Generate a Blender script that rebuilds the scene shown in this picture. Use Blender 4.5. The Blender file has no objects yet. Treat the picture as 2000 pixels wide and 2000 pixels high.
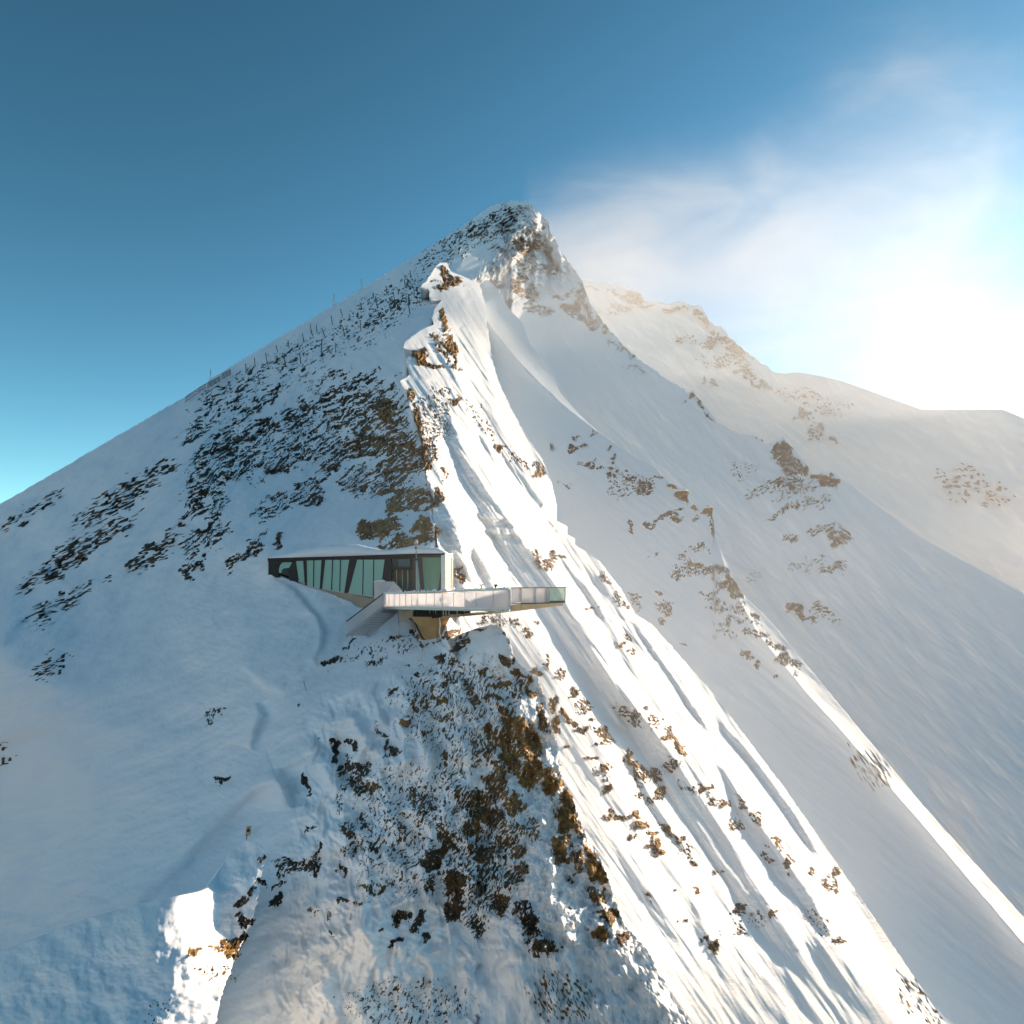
import bpy, bmesh, math, random
import numpy as np
from mathutils import Vector

# ------------------------------------------------------------------ camera, sky, sun
SC = bpy.context.scene
COL = SC.collection
F = 1385.0                      # focal length in pixels of a 2000 px frame
PITCH = math.radians(7.1)
cam_data = bpy.data.cameras.new('camera')
cam = bpy.data.objects.new('camera', cam_data)
COL.objects.link(cam)
cam.location = (0, 0, 0)
cam.rotation_euler = (math.pi / 2 + PITCH, 0, 0)
cam_data.sensor_fit = 'HORIZONTAL'
cam_data.angle = 2 * math.atan(1000.0 / F)
cam_data.clip_start = 0.5
cam_data.clip_end = 20000
SC.camera = cam

SUN_AZ, SUN_EL = math.radians(52), math.radians(12)
SUN = np.array([math.sin(SUN_AZ) * math.cos(SUN_EL), math.cos(SUN_AZ) * math.cos(SUN_EL), math.sin(SUN_EL)])
world = bpy.data.worlds.new('World')
SC.world = world
world.use_nodes = True
wn = world.node_tree
sky = wn.nodes.new('ShaderNodeTexSky')
sky.sky_type = 'NISHITA'
sky.sun_disc = False
sky.sun_elevation = SUN_EL
sky.sun_rotation = SUN_AZ
sky.altitude = 2600
sky.air_density = 1.0
sky.dust_density = 1.3
sky.ozone_density = 2.5
bg = wn.nodes['Background']
sp_ = wn.nodes.new('ShaderNodeSeparateColor'); cb_ = wn.nodes.new('ShaderNodeCombineColor')
wn.links.new(sky.outputs[0], sp_.inputs[0])
for i_, (g_, k_) in enumerate(((1.70, 0.72), (1.55, 0.77), (1.60, 0.44))):      # one even colour grade over the whole sky
    pw = wn.nodes.new('ShaderNodeMath'); pw.operation = 'POWER'; pw.inputs[1].default_value = g_
    ml = wn.nodes.new('ShaderNodeMath'); ml.operation = 'MULTIPLY'; ml.inputs[1].default_value = k_
    wn.links.new(sp_.outputs[i_], pw.inputs[0]); wn.links.new(pw.outputs[0], ml.inputs[0]); wn.links.new(ml.outputs[0], cb_.inputs[i_])
wn.links.new(cb_.outputs[0], bg.inputs[0])
bg.inputs[1].default_value = 0.071

sun_data = bpy.data.lights.new('sun', 'SUN')
sun_data.energy = 2.55
sun_data.angle = math.radians(0.5)
sun_data.color = (1.0, 0.80, 0.60)
sun = bpy.data.objects.new('sun', sun_data)
COL.objects.link(sun)
sun.location = (200, 100, 200)
sun.rotation_euler = Vector(-SUN).to_track_quat('-Z', 'Y').to_euler()

SC.view_settings.view_transform = 'Standard'
SC.view_settings.look = 'None'
SC.view_settings.gamma = 1.0
SC.view_settings.use_curve_mapping = False
SC.view_settings.exposure = 1.72
SC.cycles.max_bounces = 8
SC.cycles.diffuse_bounces = 4
SC.cycles.transparent_max_bounces = 16
SC.cycles.volume_bounces = 1
SC.cycles.volume_step_rate = 2.5

# ------------------------------------------------------------------ helpers
def rays(x, y):
    """direction (y component 1) of the sight line through a point of the picture"""
    a = (x - 1000.0) / F
    b = (1000.0 - y) / F
    c, s = math.cos(PITCH), math.sin(PITCH)
    fy = c - b * s
    fz = s + b * c
    return a / fy, fz / fy

def at(x, y, D):
    a, b = rays(x, y)
    return Vector((a * D, D, b * D))

def grad_noise(x, y, seed):
    x0 = np.floor(x).astype(np.int64); y0 = np.floor(y).astype(np.int64)
    fx = (x - x0).astype(np.float32); fy = (y - y0).astype(np.float32)
    def g(ix, iy, dx, dy):
        h = (ix * 374761393 + iy * 668265263 + seed * 974711) & 0xffffffff
        h = ((h ^ (h >> 13)) * 1274126177) & 0xffffffff
        h = h ^ (h >> 16)
        a = (h & 1023).astype(np.float32) * (2 * math.pi / 1024)
        return np.cos(a) * dx + np.sin(a) * dy
    u = fx * fx * fx * (fx * (fx * 6 - 15) + 10)
    v = fy * fy * fy * (fy * (fy * 6 - 15) + 10)
    a = g(x0, y0, fx, fy); b = g(x0 + 1, y0, fx - 1, fy)
    c = g(x0, y0 + 1, fx, fy - 1); d = g(x0 + 1, y0 + 1, fx - 1, fy - 1)
    return (a * (1 - u) + b * u) * (1 - v) + (c * (1 - u) + d * u) * v

def fbm(x, y, seed=0, octaves=4, gain=0.5):
    r = 0; amp = 1.0; tot = 0
    for k in range(octaves):
        r = r + amp * grad_noise(x, y, seed + 17 * k)
        tot += amp * amp
        x = x * 2.03 + 11.3; y = y * 2.03 + 5.7; amp *= gain
    return r / math.sqrt(tot) * 3.6          # about unit variance

def sstep(a, b, x):
    t = np.clip((x - a) / (b - a), 0, 1)
    return t * t * (3 - 2 * t)

def tps(points):
    p = np.array(points, float)
    X = p[:, :2] / 1000.0; Z = np.log(p[:, 2]); n = len(X)
    def k(r2): return np.where(r2 > 0, r2 * np.log(r2 + 1e-12), 0)
    d2 = ((X[:, None] - X[None]) ** 2).sum(-1)
    K = k(d2) + np.eye(n) * 0.004
    A = np.zeros((n + 3, n + 3)); A[:n, :n] = K; A[:n, n] = 1; A[:n, n + 1:] = X; A[n, :n] = 1; A[n + 1:, :n] = X.T
    w = np.linalg.solve(A, np.r_[Z, 0, 0, 0])
    def f(x, y):
        xs = x / 1000.0; ys = y / 1000.0
        r = w[n] + w[n + 1] * xs + w[n + 2] * ys
        for i in range(n):
            r2 = (xs - X[i, 0]) ** 2 + (ys - X[i, 1]) ** 2
            r = r + w[i] * k(r2)
        return np.exp(r)
    return f

def curve(pts):
    p = np.array(pts, float)
    return lambda t: np.interp(t, p[:, 0], p[:, 1])

def line_dist(x, y, pts):
    """distance to a polyline, signed side (right of travel positive), position along it 0..1"""
    best = np.full(x.shape, 1e9, np.float32); side = np.zeros(x.shape, np.float32); pos = np.zeros(x.shape, np.float32)
    n = len(pts) - 1
    for i in range(n):
        (ax, ay), (bx, by) = pts[i][:2], pts[i + 1][:2]
        ex, ey = bx - ax, by - ay
        L2 = ex * ex + ey * ey
        t = np.clip(((x - ax) * ex + (y - ay) * ey) / L2, 0, 1)
        dx = x - ax - t * ex; dy = y - ay - t * ey
        d = np.sqrt(dx * dx + dy * dy)
        m = d < best
        best = np.where(m, d, best); pos = np.where(m, (i + t) / n, pos)
        side = np.where(m, np.sign(ex * dy - ey * dx), side)
    return best, side, pos

def bands(x, y, base, items):
    """value field built from soft bands: (points with x, y, half width), value, softness"""
    V = base.copy()
    for pts, val, soft in items:
        q = np.array(pts, float); pad = q[:, 2].max() + soft * 3
        m = (x > q[:, 0].min() - pad) & (x < q[:, 0].max() + pad) & (y > q[:, 1].min() - pad) & (y < q[:, 1].max() + pad)
        if not m.any(): continue
        d, s, t = line_dist(x[m], y[m], pts)
        w = np.interp(t, np.linspace(0, 1, len(pts)), q[:, 2])
        k = 1 - sstep(w - soft, w + soft, d)
        V[m] = V[m] * (1 - k) + val * k
    return V

def blobs(x, y, items, base=-4.0):
    """rock density (in sigmas) and warm tint from soft ellipses (cx, cy, rx, ry, angle, q, tint)"""
    q = np.full(x.shape, base, np.float32); tint = np.full(x.shape, 0.15, np.float32); wsum = np.full(x.shape, 0.02, np.float32)
    tsum = 0.15 * wsum
    for cx, cy, rx, ry, ang, qb, tt in items:
        m = (np.abs(x - cx) < (rx + ry) * 1.6) & (np.abs(y - cy) < (rx + ry) * 1.6)
        if not m.any(): continue
        c, s = math.cos(math.radians(ang)), math.sin(math.radians(ang))
        dx = x[m] - cx; dy = y[m] - cy
        u = (dx * c + dy * s) / rx; v = (-dx * s + dy * c) / ry
        r = np.sqrt(u * u + v * v)
        k = 1 - sstep(0.55, 1.45, r)
        q[m] = np.maximum(q[m], base + (qb - base) * k)
        wsum[m] += k; tsum[m] += k * tt
    return q, tsum / wsum

def blur_rows(a, n, axis):
    """running mean along an axis, twice"""
    for _ in range(2):
        pad = [(0, 0), (0, 0)]; pad[axis] = (n + 1, n)
        c = np.cumsum(np.pad(a, pad, mode='edge'), axis=axis, dtype=np.float64)
        if axis == 0: a = (c[2 * n + 1:] - c[:-2 * n - 1]) / (2 * n + 1)
        else: a = (c[:, 2 * n + 1:] - c[:, :-2 * n - 1]) / (2 * n + 1)
    return a

def positions(x, y, D):
    a, b = rays(x, y)
    return np.stack([a * D, D, b * D], -1)

def normals(P):
    du = np.gradient(P, axis=0); dv = np.gradient(P, axis=1)
    n = np.cross(du, dv)
    n /= np.linalg.norm(n, axis=-1, keepdims=True) + 1e-12
    flip = (n * P).sum(-1) > 0
    n[flip] *= -1
    return n

def push(P, h, lim=0.2):
    """raise the surface by h metres along its own normal"""
    n = normals(P)
    L = np.linalg.norm(P, axis=-1)
    nd = np.minimum((n * P).sum(-1) / L, -lim)
    d = h / nd
    return P * (1 + d / L)[..., None]

def relief(P, dev, k, hp, axis):
    """height from a wanted change of slope towards the sun"""
    n = normals(P)
    ts = SUN - (n * SUN).sum(-1, keepdims=True) * n
    ts /= np.linalg.norm(ts, axis=-1, keepdims=True) + 1e-9
    dP = np.gradient(P, axis=axis)
    a = (dP * ts).sum(-1)
    h = np.cumsum(-dev * k * a, axis=axis)
    return h - blur_rows(h, hp, axis)

def grid_mesh(name, P, attrs, material, label=None):
    R, Cn = P.shape[:2]
    me = bpy.data.meshes.new(name)
    nv = R * Cn; nf = (R - 1) * (Cn - 1)
    me.vertices.add(nv)
    me.vertices.foreach_set('co', P.reshape(-1).astype(np.float32))
    i = np.arange(nv).reshape(R, Cn)
    f = np.stack([i[:-1, :-1], i[1:, :-1], i[1:, 1:], i[:-1, 1:]], -1).reshape(-1).astype(np.int32)
    me.loops.add(nf * 4); me.polygons.add(nf)
    me.loops.foreach_set('vertex_index', f)
    me.polygons.foreach_set('loop_start', np.arange(nf, dtype=np.int32) * 4)
    me.polygons.foreach_set('use_smooth', np.ones(nf, bool))
    me.update(calc_edges=True)
    for k, v in attrs.items():
        at_ = me.attributes.new(k, 'FLOAT', 'POINT')
        at_.data.foreach_set('value', v.reshape(-1).astype(np.float32))
    me.materials.append(material)
    o = bpy.data.objects.new(name, me)
    COL.objects.link(o)
    o['kind'] = 'structure'
    if label: o['label'] = label
    return o

# ------------------------------------------------------------------ materials
def mat(name, color=(0.8, 0.8, 0.8), rough=0.6, metal=0.0, spec=0.5, noise=0.0, nscale=5.0, bump=0.0, trans=0.0, alpha=1.0):
    m = bpy.data.materials.new(name); m.use_nodes = True
    nt = m.node_tree; b = nt.nodes['Principled BSDF']
    b.inputs['Base Color'].default_value = (*color, 1)
    b.inputs['Roughness'].default_value = rough
    b.inputs['Metallic'].default_value = metal
    b.inputs['Specular IOR Level'].default_value = spec
    b.inputs['Transmission Weight'].default_value = trans
    b.inputs['Alpha'].default_value = alpha
    if noise or bump:
        tc = nt.nodes.new('ShaderNodeTexCoord'); n = nt.nodes.new('ShaderNodeTexNoise')
        n.inputs['Scale'].default_value = nscale; n.inputs['Detail'].default_value = 6
        nt.links.new(tc.outputs['Object'], n.inputs['Vector'])
        if noise:
            r = nt.nodes.new('ShaderNodeMixRGB'); r.blend_type = 'MIX'
            r.inputs[1].default_value = (*[c * (1 - noise) for c in color], 1)
            r.inputs[2].default_value = (*[min(1, c * (1 + noise)) for c in color], 1)
            nt.links.new(n.outputs['Fac'], r.inputs[0]); nt.links.new(r.outputs[0], b.inputs['Base Color'])
        if bump:
            bn = nt.nodes.new('ShaderNodeBump'); bn.inputs['Strength'].default_value = bump; bn.inputs['Distance'].default_value = 0.05
            nt.links.new(n.outputs['Fac'], bn.inputs['Height']); nt.links.new(bn.outputs[0], b.inputs['Normal'])
    return m

def terrain_material():
    m = bpy.data.materials.new('snow_and_rock'); m.use_nodes = True
    nt = m.node_tree; N = nt.nodes; Lk = nt.links
    b = N['Principled BSDF']
    tc = N.new('ShaderNodeTexCoord')
    ar = N.new('ShaderNodeAttribute'); ar.attribute_name = 'rock'
    at_ = N.new('ShaderNodeAttribute'); at_.attribute_name = 'tint'
    asz = N.new('ShaderNodeAttribute'); asz.attribute_name = 'far'
    # rock colour: grey slate to ochre, veined; sunlight's gold is put into the ochre
    sv = N.new('ShaderNodeVectorMath'); sv.operation = 'SCALE'
    Lk.new(tc.outputs['Object'], sv.inputs[0]); Lk.new(asz.outputs['Fac'], sv.inputs['Scale'])
    n1 = N.new('ShaderNodeTexNoise'); n1.inputs['Scale'].default_value = 1.1; n1.inputs['Detail'].default_value = 8; n1.inputs['Roughness'].default_value = 0.65
    Lk.new(sv.outputs[0], n1.inputs['Vector'])
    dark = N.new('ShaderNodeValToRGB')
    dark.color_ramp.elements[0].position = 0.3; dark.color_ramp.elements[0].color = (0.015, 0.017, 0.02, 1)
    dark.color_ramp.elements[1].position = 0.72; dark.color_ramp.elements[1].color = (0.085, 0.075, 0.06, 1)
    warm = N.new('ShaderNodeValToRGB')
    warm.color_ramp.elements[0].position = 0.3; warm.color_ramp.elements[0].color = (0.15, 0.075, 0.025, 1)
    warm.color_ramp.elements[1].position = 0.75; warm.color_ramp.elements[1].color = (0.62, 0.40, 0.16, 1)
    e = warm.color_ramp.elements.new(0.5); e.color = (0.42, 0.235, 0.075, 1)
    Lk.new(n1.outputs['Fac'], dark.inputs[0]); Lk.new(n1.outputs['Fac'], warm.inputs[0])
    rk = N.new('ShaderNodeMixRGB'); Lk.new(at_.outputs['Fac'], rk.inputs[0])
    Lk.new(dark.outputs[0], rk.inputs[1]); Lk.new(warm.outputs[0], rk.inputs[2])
    # snow, faintly uneven
    n2 = N.new('ShaderNodeTexNoise'); n2.inputs['Scale'].default_value = 0.35; n2.inputs['Detail'].default_value = 5
    Lk.new(tc.outputs['Object'], n2.inputs['Vector'])
    sn = N.new('ShaderNodeMixRGB'); sn.inputs[1].default_value = (0.80, 0.83, 0.86, 1); sn.inputs[2].default_value = (0.88, 0.885, 0.89, 1)
    Lk.new(n2.outputs['Fac'], sn.inputs[0])
    # crisp edge between snow and rock, broken by fine noise
    n3 = N.new('ShaderNodeTexNoise'); n3.inputs['Scale'].default_value = 4.0; n3.inputs['Detail'].default_value = 4
    Lk.new(sv.outputs[0], n3.inputs['Vector'])
    ad = N.new('ShaderNodeMath'); ad.operation = 'MULTIPLY_ADD'; ad.inputs[1].default_value = 0.7
    Lk.new(n3.outputs['Fac'], ad.inputs[0]); Lk.new(ar.outputs['Fac'], ad.inputs[2])
    rp = N.new('ShaderNodeMapRange'); rp.inputs['From Min'].default_value = 0.76; rp.inputs['From Max'].default_value = 0.96
    Lk.new(ad.outputs[0], rp.inputs['Value'])
    mx = N.new('ShaderNodeMixRGB'); Lk.new(rp.outputs[0], mx.inputs[0]); Lk.new(sn.outputs[0], mx.inputs[1]); Lk.new(rk.outputs[0], mx.inputs[2])
    Lk.new(mx.outputs[0], b.inputs['Base Color'])
    b.inputs['Roughness'].default_value = 0.75
    b.inputs['Specular IOR Level'].default_value = 0.2
    # bump
    n4 = N.new('ShaderNodeTexNoise'); n4.inputs['Scale'].default_value = 2.2; n4.inputs['Detail'].default_value = 7; n4.inputs['Roughness'].default_value = 0.6
    Lk.new(sv.outputs[0], n4.inputs['Vector'])
    st = N.new('ShaderNodeMath'); st.operation = 'MULTIPLY_ADD'; st.inputs[1].default_value = 0.85; st.inputs[2].default_value = 0.15
    Lk.new(rp.outputs[0], st.inputs[0])
    bp = N.new('ShaderNodeBump'); bp.inputs['Distance'].default_value = 0.5
    Lk.new(st.outputs[0], bp.inputs['Strength']); Lk.new(n4.outputs['Fac'], bp.inputs['Height'])
    Lk.new(bp.outputs[0], b.inputs['Normal'])
    return m
MT = terrain_material()
# ------------------------------------------------------------------ terrain: shared lines and depths
YR = curve([(395, 1035), (440, 1020), (480, 1000), (520, 960), (548, 925), (575, 870), (604, 850), (640, 838), (680, 800), (740, 795),
            (840, 823), (935, 836), (1000, 848), (1075, 856), (1150, 866), (1200, 872), (1262, 880), (1300, 900), (2200, 930)])
G = tps([(1030, 398, 400), (1000, 394, 398), (880, 455, 330), (720, 555, 250), (560, 650, 195), (359, 775, 152), (0, 1000, 112), (-250, 1150, 100),
         (970, 500, 330), (925, 548, 262), (850, 575, 215), (842, 640, 165), (795, 740, 125), (825, 840, 100), (835, 930, 84), (850, 1000, 73), (856, 1060, 66),
         (700, 900, 98), (600, 720, 160), (600, 850, 116), (620, 980, 82), (359, 900, 104), (359, 1000, 84), (359, 1100, 70), (0, 1120, 88), (0, 1250, 62),
         (525, 1080, 64.5), (700, 1060, 63.5), (850, 1070, 63.5), (500, 1130, 63.0), (524, 1117, 62.0), (546, 1124, 61.7), (582, 1137, 61.15), (652, 1163, 60.1), (701, 1187, 59.2), (745, 1196, 57.8), (807, 1212, 54.5), (860, 1170, 60), (600, 1220, 56),
         (500, 1300, 52), (359, 1300, 56), (400, 1450, 49), (400, 1600, 44), (400, 1750, 39.5), (400, 1900, 35), (0, 1500, 56), (0, 1800, 47), (0, 2100, 39), (-250, 1700, 57),
         (620, 1330, 49.5), (760, 1260, 51), (850, 1255, 50.5), (720, 1330, 47.5), (680, 1400, 45), (560, 1560, 42), (700, 1500, 42), (700, 1850, 34.5), (560, 1850, 36), (700, 2100, 31),
         (960, 1225, 46.5), (985, 1240, 46), (1000, 1330, 45), (900, 1400, 43.5), (900, 1600, 40.5), (900, 1850, 37.5), (1100, 1560, 42.5), (1060, 1650, 40.5), (1200, 1800, 40), (1050, 1850, 37.5), (1350, 2050, 38), (900, 2100, 34)])
DB = tps([(860, 515, 222), (845, 575, 206), (838, 640, 158), (790, 700, 132), (790, 745, 119), (823, 840, 96), (833, 930, 81), (850, 1000, 70), (862, 1075, 63),
          (940, 575, 245), (955, 680, 205), (980, 760, 175), (1020, 845, 152), (1075, 940, 135), (1085, 1000, 124), (1150, 1080, 118), (1213, 1150, 108), (1277, 1220, 100), (1333, 1287, 94),
          (1467, 1453, 82), (1644, 1700, 70), (1900, 2080, 60), (950, 1000, 88), (1000, 1200, 72), (900, 1150, 66), (1100, 1300, 66), (1250, 1500, 62), (1100, 1600, 50),
          (1250, 1850, 43), (1450, 1850, 50), (1600, 1850, 56), (1400, 1600, 66), (1400, 2080, 43), (900, 1300, 60), (1000, 1500, 52), (930, 700, 170), (900, 850, 108)])
D2 = tps([(920, 545, 285), (995, 604, 272), (1073, 718, 243), (1167, 842, 215), (1240, 895, 199), (1320, 950, 184), (1385, 990, 172), (1400, 1060, 162), (1450, 1160, 150), (1520, 1230, 142),
         (1644, 1380, 129), (2100, 1850, 105), (960, 680, 248), (1020, 800, 215), (1080, 930, 186), (1130, 1030, 168), (1200, 1120, 153), (1300, 1230, 138), (1400, 1340, 125), (1500, 1480, 114),
         (1644, 1680, 101), (1900, 2000, 87), (1250, 1030, 170), (1380, 1200, 144), (1500, 1350, 127)])
FB = tps([(1035, 400, 400), (1045, 405, 402), (1090, 480, 392), (1145, 560, 376), (1190, 640, 364), (1260, 710, 346), (1360, 775, 326), (1480, 855, 300), (1560, 890, 288), (1644, 930, 280), (2100, 1200, 235),
         (985, 500, 345), (940, 560, 285), (1010, 600, 330), (1050, 680, 338), (1120, 760, 318), (1220, 850, 296), (1320, 920, 278), (1420, 1040, 255), (1520, 1190, 230), (1644, 1350, 208),
         (1500, 1000, 260), (1644, 1150, 235), (2100, 1700, 165), (1250, 780, 316), (1100, 600, 366)])
D0 = tps([(1140, 545, 640), (1300, 590, 610), (1500, 725, 565), (1644, 742, 545), (2100, 860, 480), (1300, 700, 580), (1500, 860, 520), (1700, 950, 470), (2100, 1150, 400)])

crest0 = curve([(1090, 530), (1140, 546), (1165, 552), (1210, 556), (1250, 572), (1258, 588), (1300, 592), (1330, 589), (1372, 600), (1386, 628), (1412, 641), (1428, 660), (1448, 678), (1470, 698), (1500, 716),
                (1512, 727), (1560, 727), (1600, 734), (1644, 744), (1800, 800), (1960, 800), (2150, 880)])
crestA = curve([(-250, 1140), (0, 985), (200, 868), (359, 776), (440, 722), (560, 650), (720, 556), (880, 456), (960, 402), (985, 395), (1025, 392), (1034, 396), (1043, 408), (1052, 416), (1063, 424), (1073, 436), (1073, 450),
                (1086, 470), (1095, 492), (1118, 520), (1135, 545), (1150, 585), (1175, 625), (1195, 650), (1235, 690), (1262, 712), (1300, 738), (1345, 766), (1352, 764), (1368, 780), (1400, 825), (1440, 845), (1475, 853),
                (1500, 868), (1520, 862), (1530, 854), (1545, 870), (1575, 905), (1590, 928), (1605, 922), (1635, 925), (1644, 935), (1800, 1050), (2150, 1240)])
crest2 = curve([(905, 548), (940, 545), (958, 549), (975, 572), (995, 604), (1020, 629), (1036, 672), (1073, 718), (1094, 768), (1130, 808), (1167, 842), (1200, 868), (1240, 893), (1280, 915), (1310, 945), (1322, 950), (1342, 958),
                (1344, 980), (1362, 992), (1372, 1003), (1376, 992), (1384, 986), (1392, 995), (1394, 1020), (1399, 1055), (1425, 1110), (1450, 1160), (1485, 1195), (1520, 1230), (1548, 1268), (1580, 1305), (1644, 1382), (1800, 1570), (2150, 1960)])
xrB = curve([(512, 872), (530, 880), (540, 905), (552, 935), (600, 950), (640, 952), (680, 958), (720, 966), (760, 980), (800, 1000), (845, 1023), (895, 1058), (940, 1077), (985, 1087), (1003, 1074), (1010, 1072),
             (1028, 1110), (1034, 1095), (1040, 1100), (1052, 1124), (1062, 1120), (1080, 1148), (1097, 1172), (1150, 1213), (1200, 1242), (1220, 1274), (1287, 1333), (1363, 1400), (1453, 1467), (1540, 1533),
             (1637, 1600), (1700, 1644), (1930, 1800), (2150, 1950)])
xlB = curve([(512, 861), (519, 853), (538, 841), (553, 828), (561, 820), (563, 836), (570, 838), (581, 837), (584, 850), (576, 868), (590, 858), (604, 848), (620, 845), (634, 847), (643, 824), (655, 806), (668, 790), (679, 786),
             (684, 800), (691, 803), (698, 796), (704, 791), (712, 797), (722, 800), (733, 799), (740, 788), (745, 781), (756, 789), (769, 797), (800, 803), (839, 820), (892, 830), (935, 834), (962, 848), (992, 846),
             (1040, 852), (1072, 856), (1150, 866), (1215, 872), (1260, 880), (1300, 905), (1500, 980), (1860, 1100), (2150, 1200)])
xrC = curve([(1221, 965), (1224, 974), (1228, 981), (1247, 992), (1259, 997), (1280, 1003), (1300, 1018), (1312, 1034), (1320, 1046), (1340, 1056), (1359, 1064), (1394, 1069), (1420, 1078), (1450, 1087), (1487, 1093), (1520, 1097), (1553, 1117), (1597, 1130),
             (1627, 1143), (1677, 1172), (1700, 1182), (1753, 1200), (1803, 1217), (1853, 1262), (2000, 1350), (2150, 1430)])
xlC = curve([(1221, 958), (1226, 935), (1237, 902), (1248, 880), (1261, 864), (1270, 850), (1290, 842), (1330, 846), (1400, 860), (2150, 860)])

# rock patches: centre x, centre y, radii, angle, amount, warmth (ochre plus painted sun glow)
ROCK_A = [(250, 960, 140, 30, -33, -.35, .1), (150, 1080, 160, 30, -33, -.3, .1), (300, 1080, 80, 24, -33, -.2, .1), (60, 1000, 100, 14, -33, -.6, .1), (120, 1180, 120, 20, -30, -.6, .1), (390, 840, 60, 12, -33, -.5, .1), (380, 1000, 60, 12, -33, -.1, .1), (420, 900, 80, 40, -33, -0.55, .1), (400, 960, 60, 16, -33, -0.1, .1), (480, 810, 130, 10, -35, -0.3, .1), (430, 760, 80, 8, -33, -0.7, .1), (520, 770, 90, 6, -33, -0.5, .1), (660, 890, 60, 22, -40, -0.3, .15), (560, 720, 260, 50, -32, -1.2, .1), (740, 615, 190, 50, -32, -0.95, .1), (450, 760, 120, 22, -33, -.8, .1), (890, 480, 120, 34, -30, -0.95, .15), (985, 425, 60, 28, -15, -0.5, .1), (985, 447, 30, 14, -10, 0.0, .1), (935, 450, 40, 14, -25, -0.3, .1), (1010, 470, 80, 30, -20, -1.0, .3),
          (620, 675, 300, 12, -32, -0.9, .05), (760, 610, 90, 8, -33, -0.2, .05), (560, 690, 60, 6, -33, -0.2, .05),
          (560, 850, 190, 60, -30, -.65, .1), (470, 860, 110, 18, -32, -0.1, .1), (600, 800, 120, 16, -32, -0.15, .1), (440, 925, 110, 30, -30, -0.35, .1), (560, 900, 80, 22, -30, -0.5, .1), (545, 915, 35, 10, -25, .4, .25), (700, 790, 100, 30, -28, -0.35, .15),
          (690, 750, 70, 14, -25, -0.1, .1), (640, 850, 90, 40, -35, -0.5, .15), (745, 830, 75, 70, -40, -0.15, .3), (745, 790, 42, 17, -12, 0.55, .55), (755, 815, 26, 18, -30, 0.85, .9), (715, 865, 45, 14, -18, 0.65, .35), (745, 858, 22, 12, -5, 0.95, .6), (700, 885, 35, 12, -10, .5, .3),
          (790, 880, 45, 60, -50, 0.15, .6), (760, 930, 55, 50, -45, -0.1, .5), (790, 975, 42, 28, -25, 0.40, .8), (700, 940, 40, 45, -50, -0.5, .15), (820, 985, 24, 18, 0, 0.55, .85), (830, 960, 16, 14, 0, 0.45, .9),
          (745, 1030, 48, 24, -18, 0.95, .75), (715, 1035, 20, 24, -20, 0.85, .6), (770, 1060, 40, 14, -30, .3, .6), (805, 1062, 36, 15, -20, 1.35, 1.0), (825, 1025, 20, 17, -20, 1.05, .95), (835, 1045, 15, 25, 0, 0.55, 1),
          (600, 960, 55, 28, -30, -0.45, .1), (600, 980, 35, 10, -15, .15, .1), (530, 990, 60, 22, -30, -0.8, .1), (410, 990, 60, 25, -30, -0.75, .1), (395, 1055, 70, 30, -30, -0.6, .1), (375, 1108, 38, 16, -30, .2, .1), (480, 1085, 60, 14, -35, -0.1, .1),
          (400, 1030, 40, 9, -30, .1, .1), (545, 1058, 10, 18, 20, .2, .1), (505, 1045, 30, 8, -30, -.3, .1), (420, 870, 60, 10, -33, 0, .1), (430, 800, 110, 16, -33, -.8, .1), (640, 740, 60, 10, -28, -.6, .1),
          # summit face and bowl crest
          (1050, 478, 26, 14, 20, .7, .9), (1075, 500, 12, 22, 0, .5, .95), (1030, 490, 20, 10, 0, .1, .7), (1018, 478, 12, 20, 0, .3, .8), (1012, 560, 18, 26, 10, .7, .85), (1030, 575, 28, 18, 0, .0, .8), (1080, 525, 30, 18, 0, -.3, .8), (985, 600, 14, 24, -20, .4, .85),
          (1050, 605, 40, 14, 20, -.3, .8), (1115, 600, 22, 12, -20, 1.0, .85), (1135, 620, 34, 9, 15, .5, .7), (1155, 632, 18, 8, 30, .6, .75), (1140, 575, 14, 40, -20, 0.0, .85), (1100, 580, 30, 8, -20, 0, .8), (1170, 625, 12, 40, -45, .1, .75), (1030, 520, 30, 30, 0, -.9, .8),
          (1215, 682, 40, 12, 25, -.9, .3), (1252, 695, 16, 8, 40, .3, .6), (1235, 718, 30, 8, 20, -1.0, .2), (1357, 775, 12, 10, 20, 1.1, .8), (1368, 792, 14, 7, 25, .3, .3), (1390, 815, 18, 6, 40, -.3, .3), (1478, 856, 8, 7, 20, .8, .8),
          (1530, 875, 14, 18, 10, .7, .7), (1540, 905, 36, 22, 30, .3, .65), (1570, 918, 14, 12, 20, 1.2, .8), (1530, 945, 50, 16, -10, -.2, .4), (1620, 940, 26, 12, 5, 1.3, 1), (1600, 935, 14, 9, 10, .9, 1), (1560, 960, 60, 14, -20, -.7, .3), (1450, 920, 40, 25, -25, -1.2, .2),
          (1530, 1000, 50, 10, -20, -.2, .3), (1480, 960, 30, 12, -20, -.8, .2), (1590, 980, 50, 10, -15, -.7, .3), (1600, 1035, 50, 8, -12, -.5, .3), (1545, 1050, 30, 8, -15, -.2, .2), (1640, 1050, 30, 24, -10, .2, .4), (1630, 1110, 35, 14, -10, -.3, .4),
          (1580, 1100, 50, 14, -15, -1.0, .2), (1560, 1195, 26, 12, 30, .5, .5), (1585, 1210, 20, 8, 45, .1, .5), (1610, 1195, 30, 20, 40, -.4, .3), (1470, 1130, 30, 14, -20, -1.2, .2), (1640, 1230, 20, 30, 0, -.6, .3)]
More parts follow.
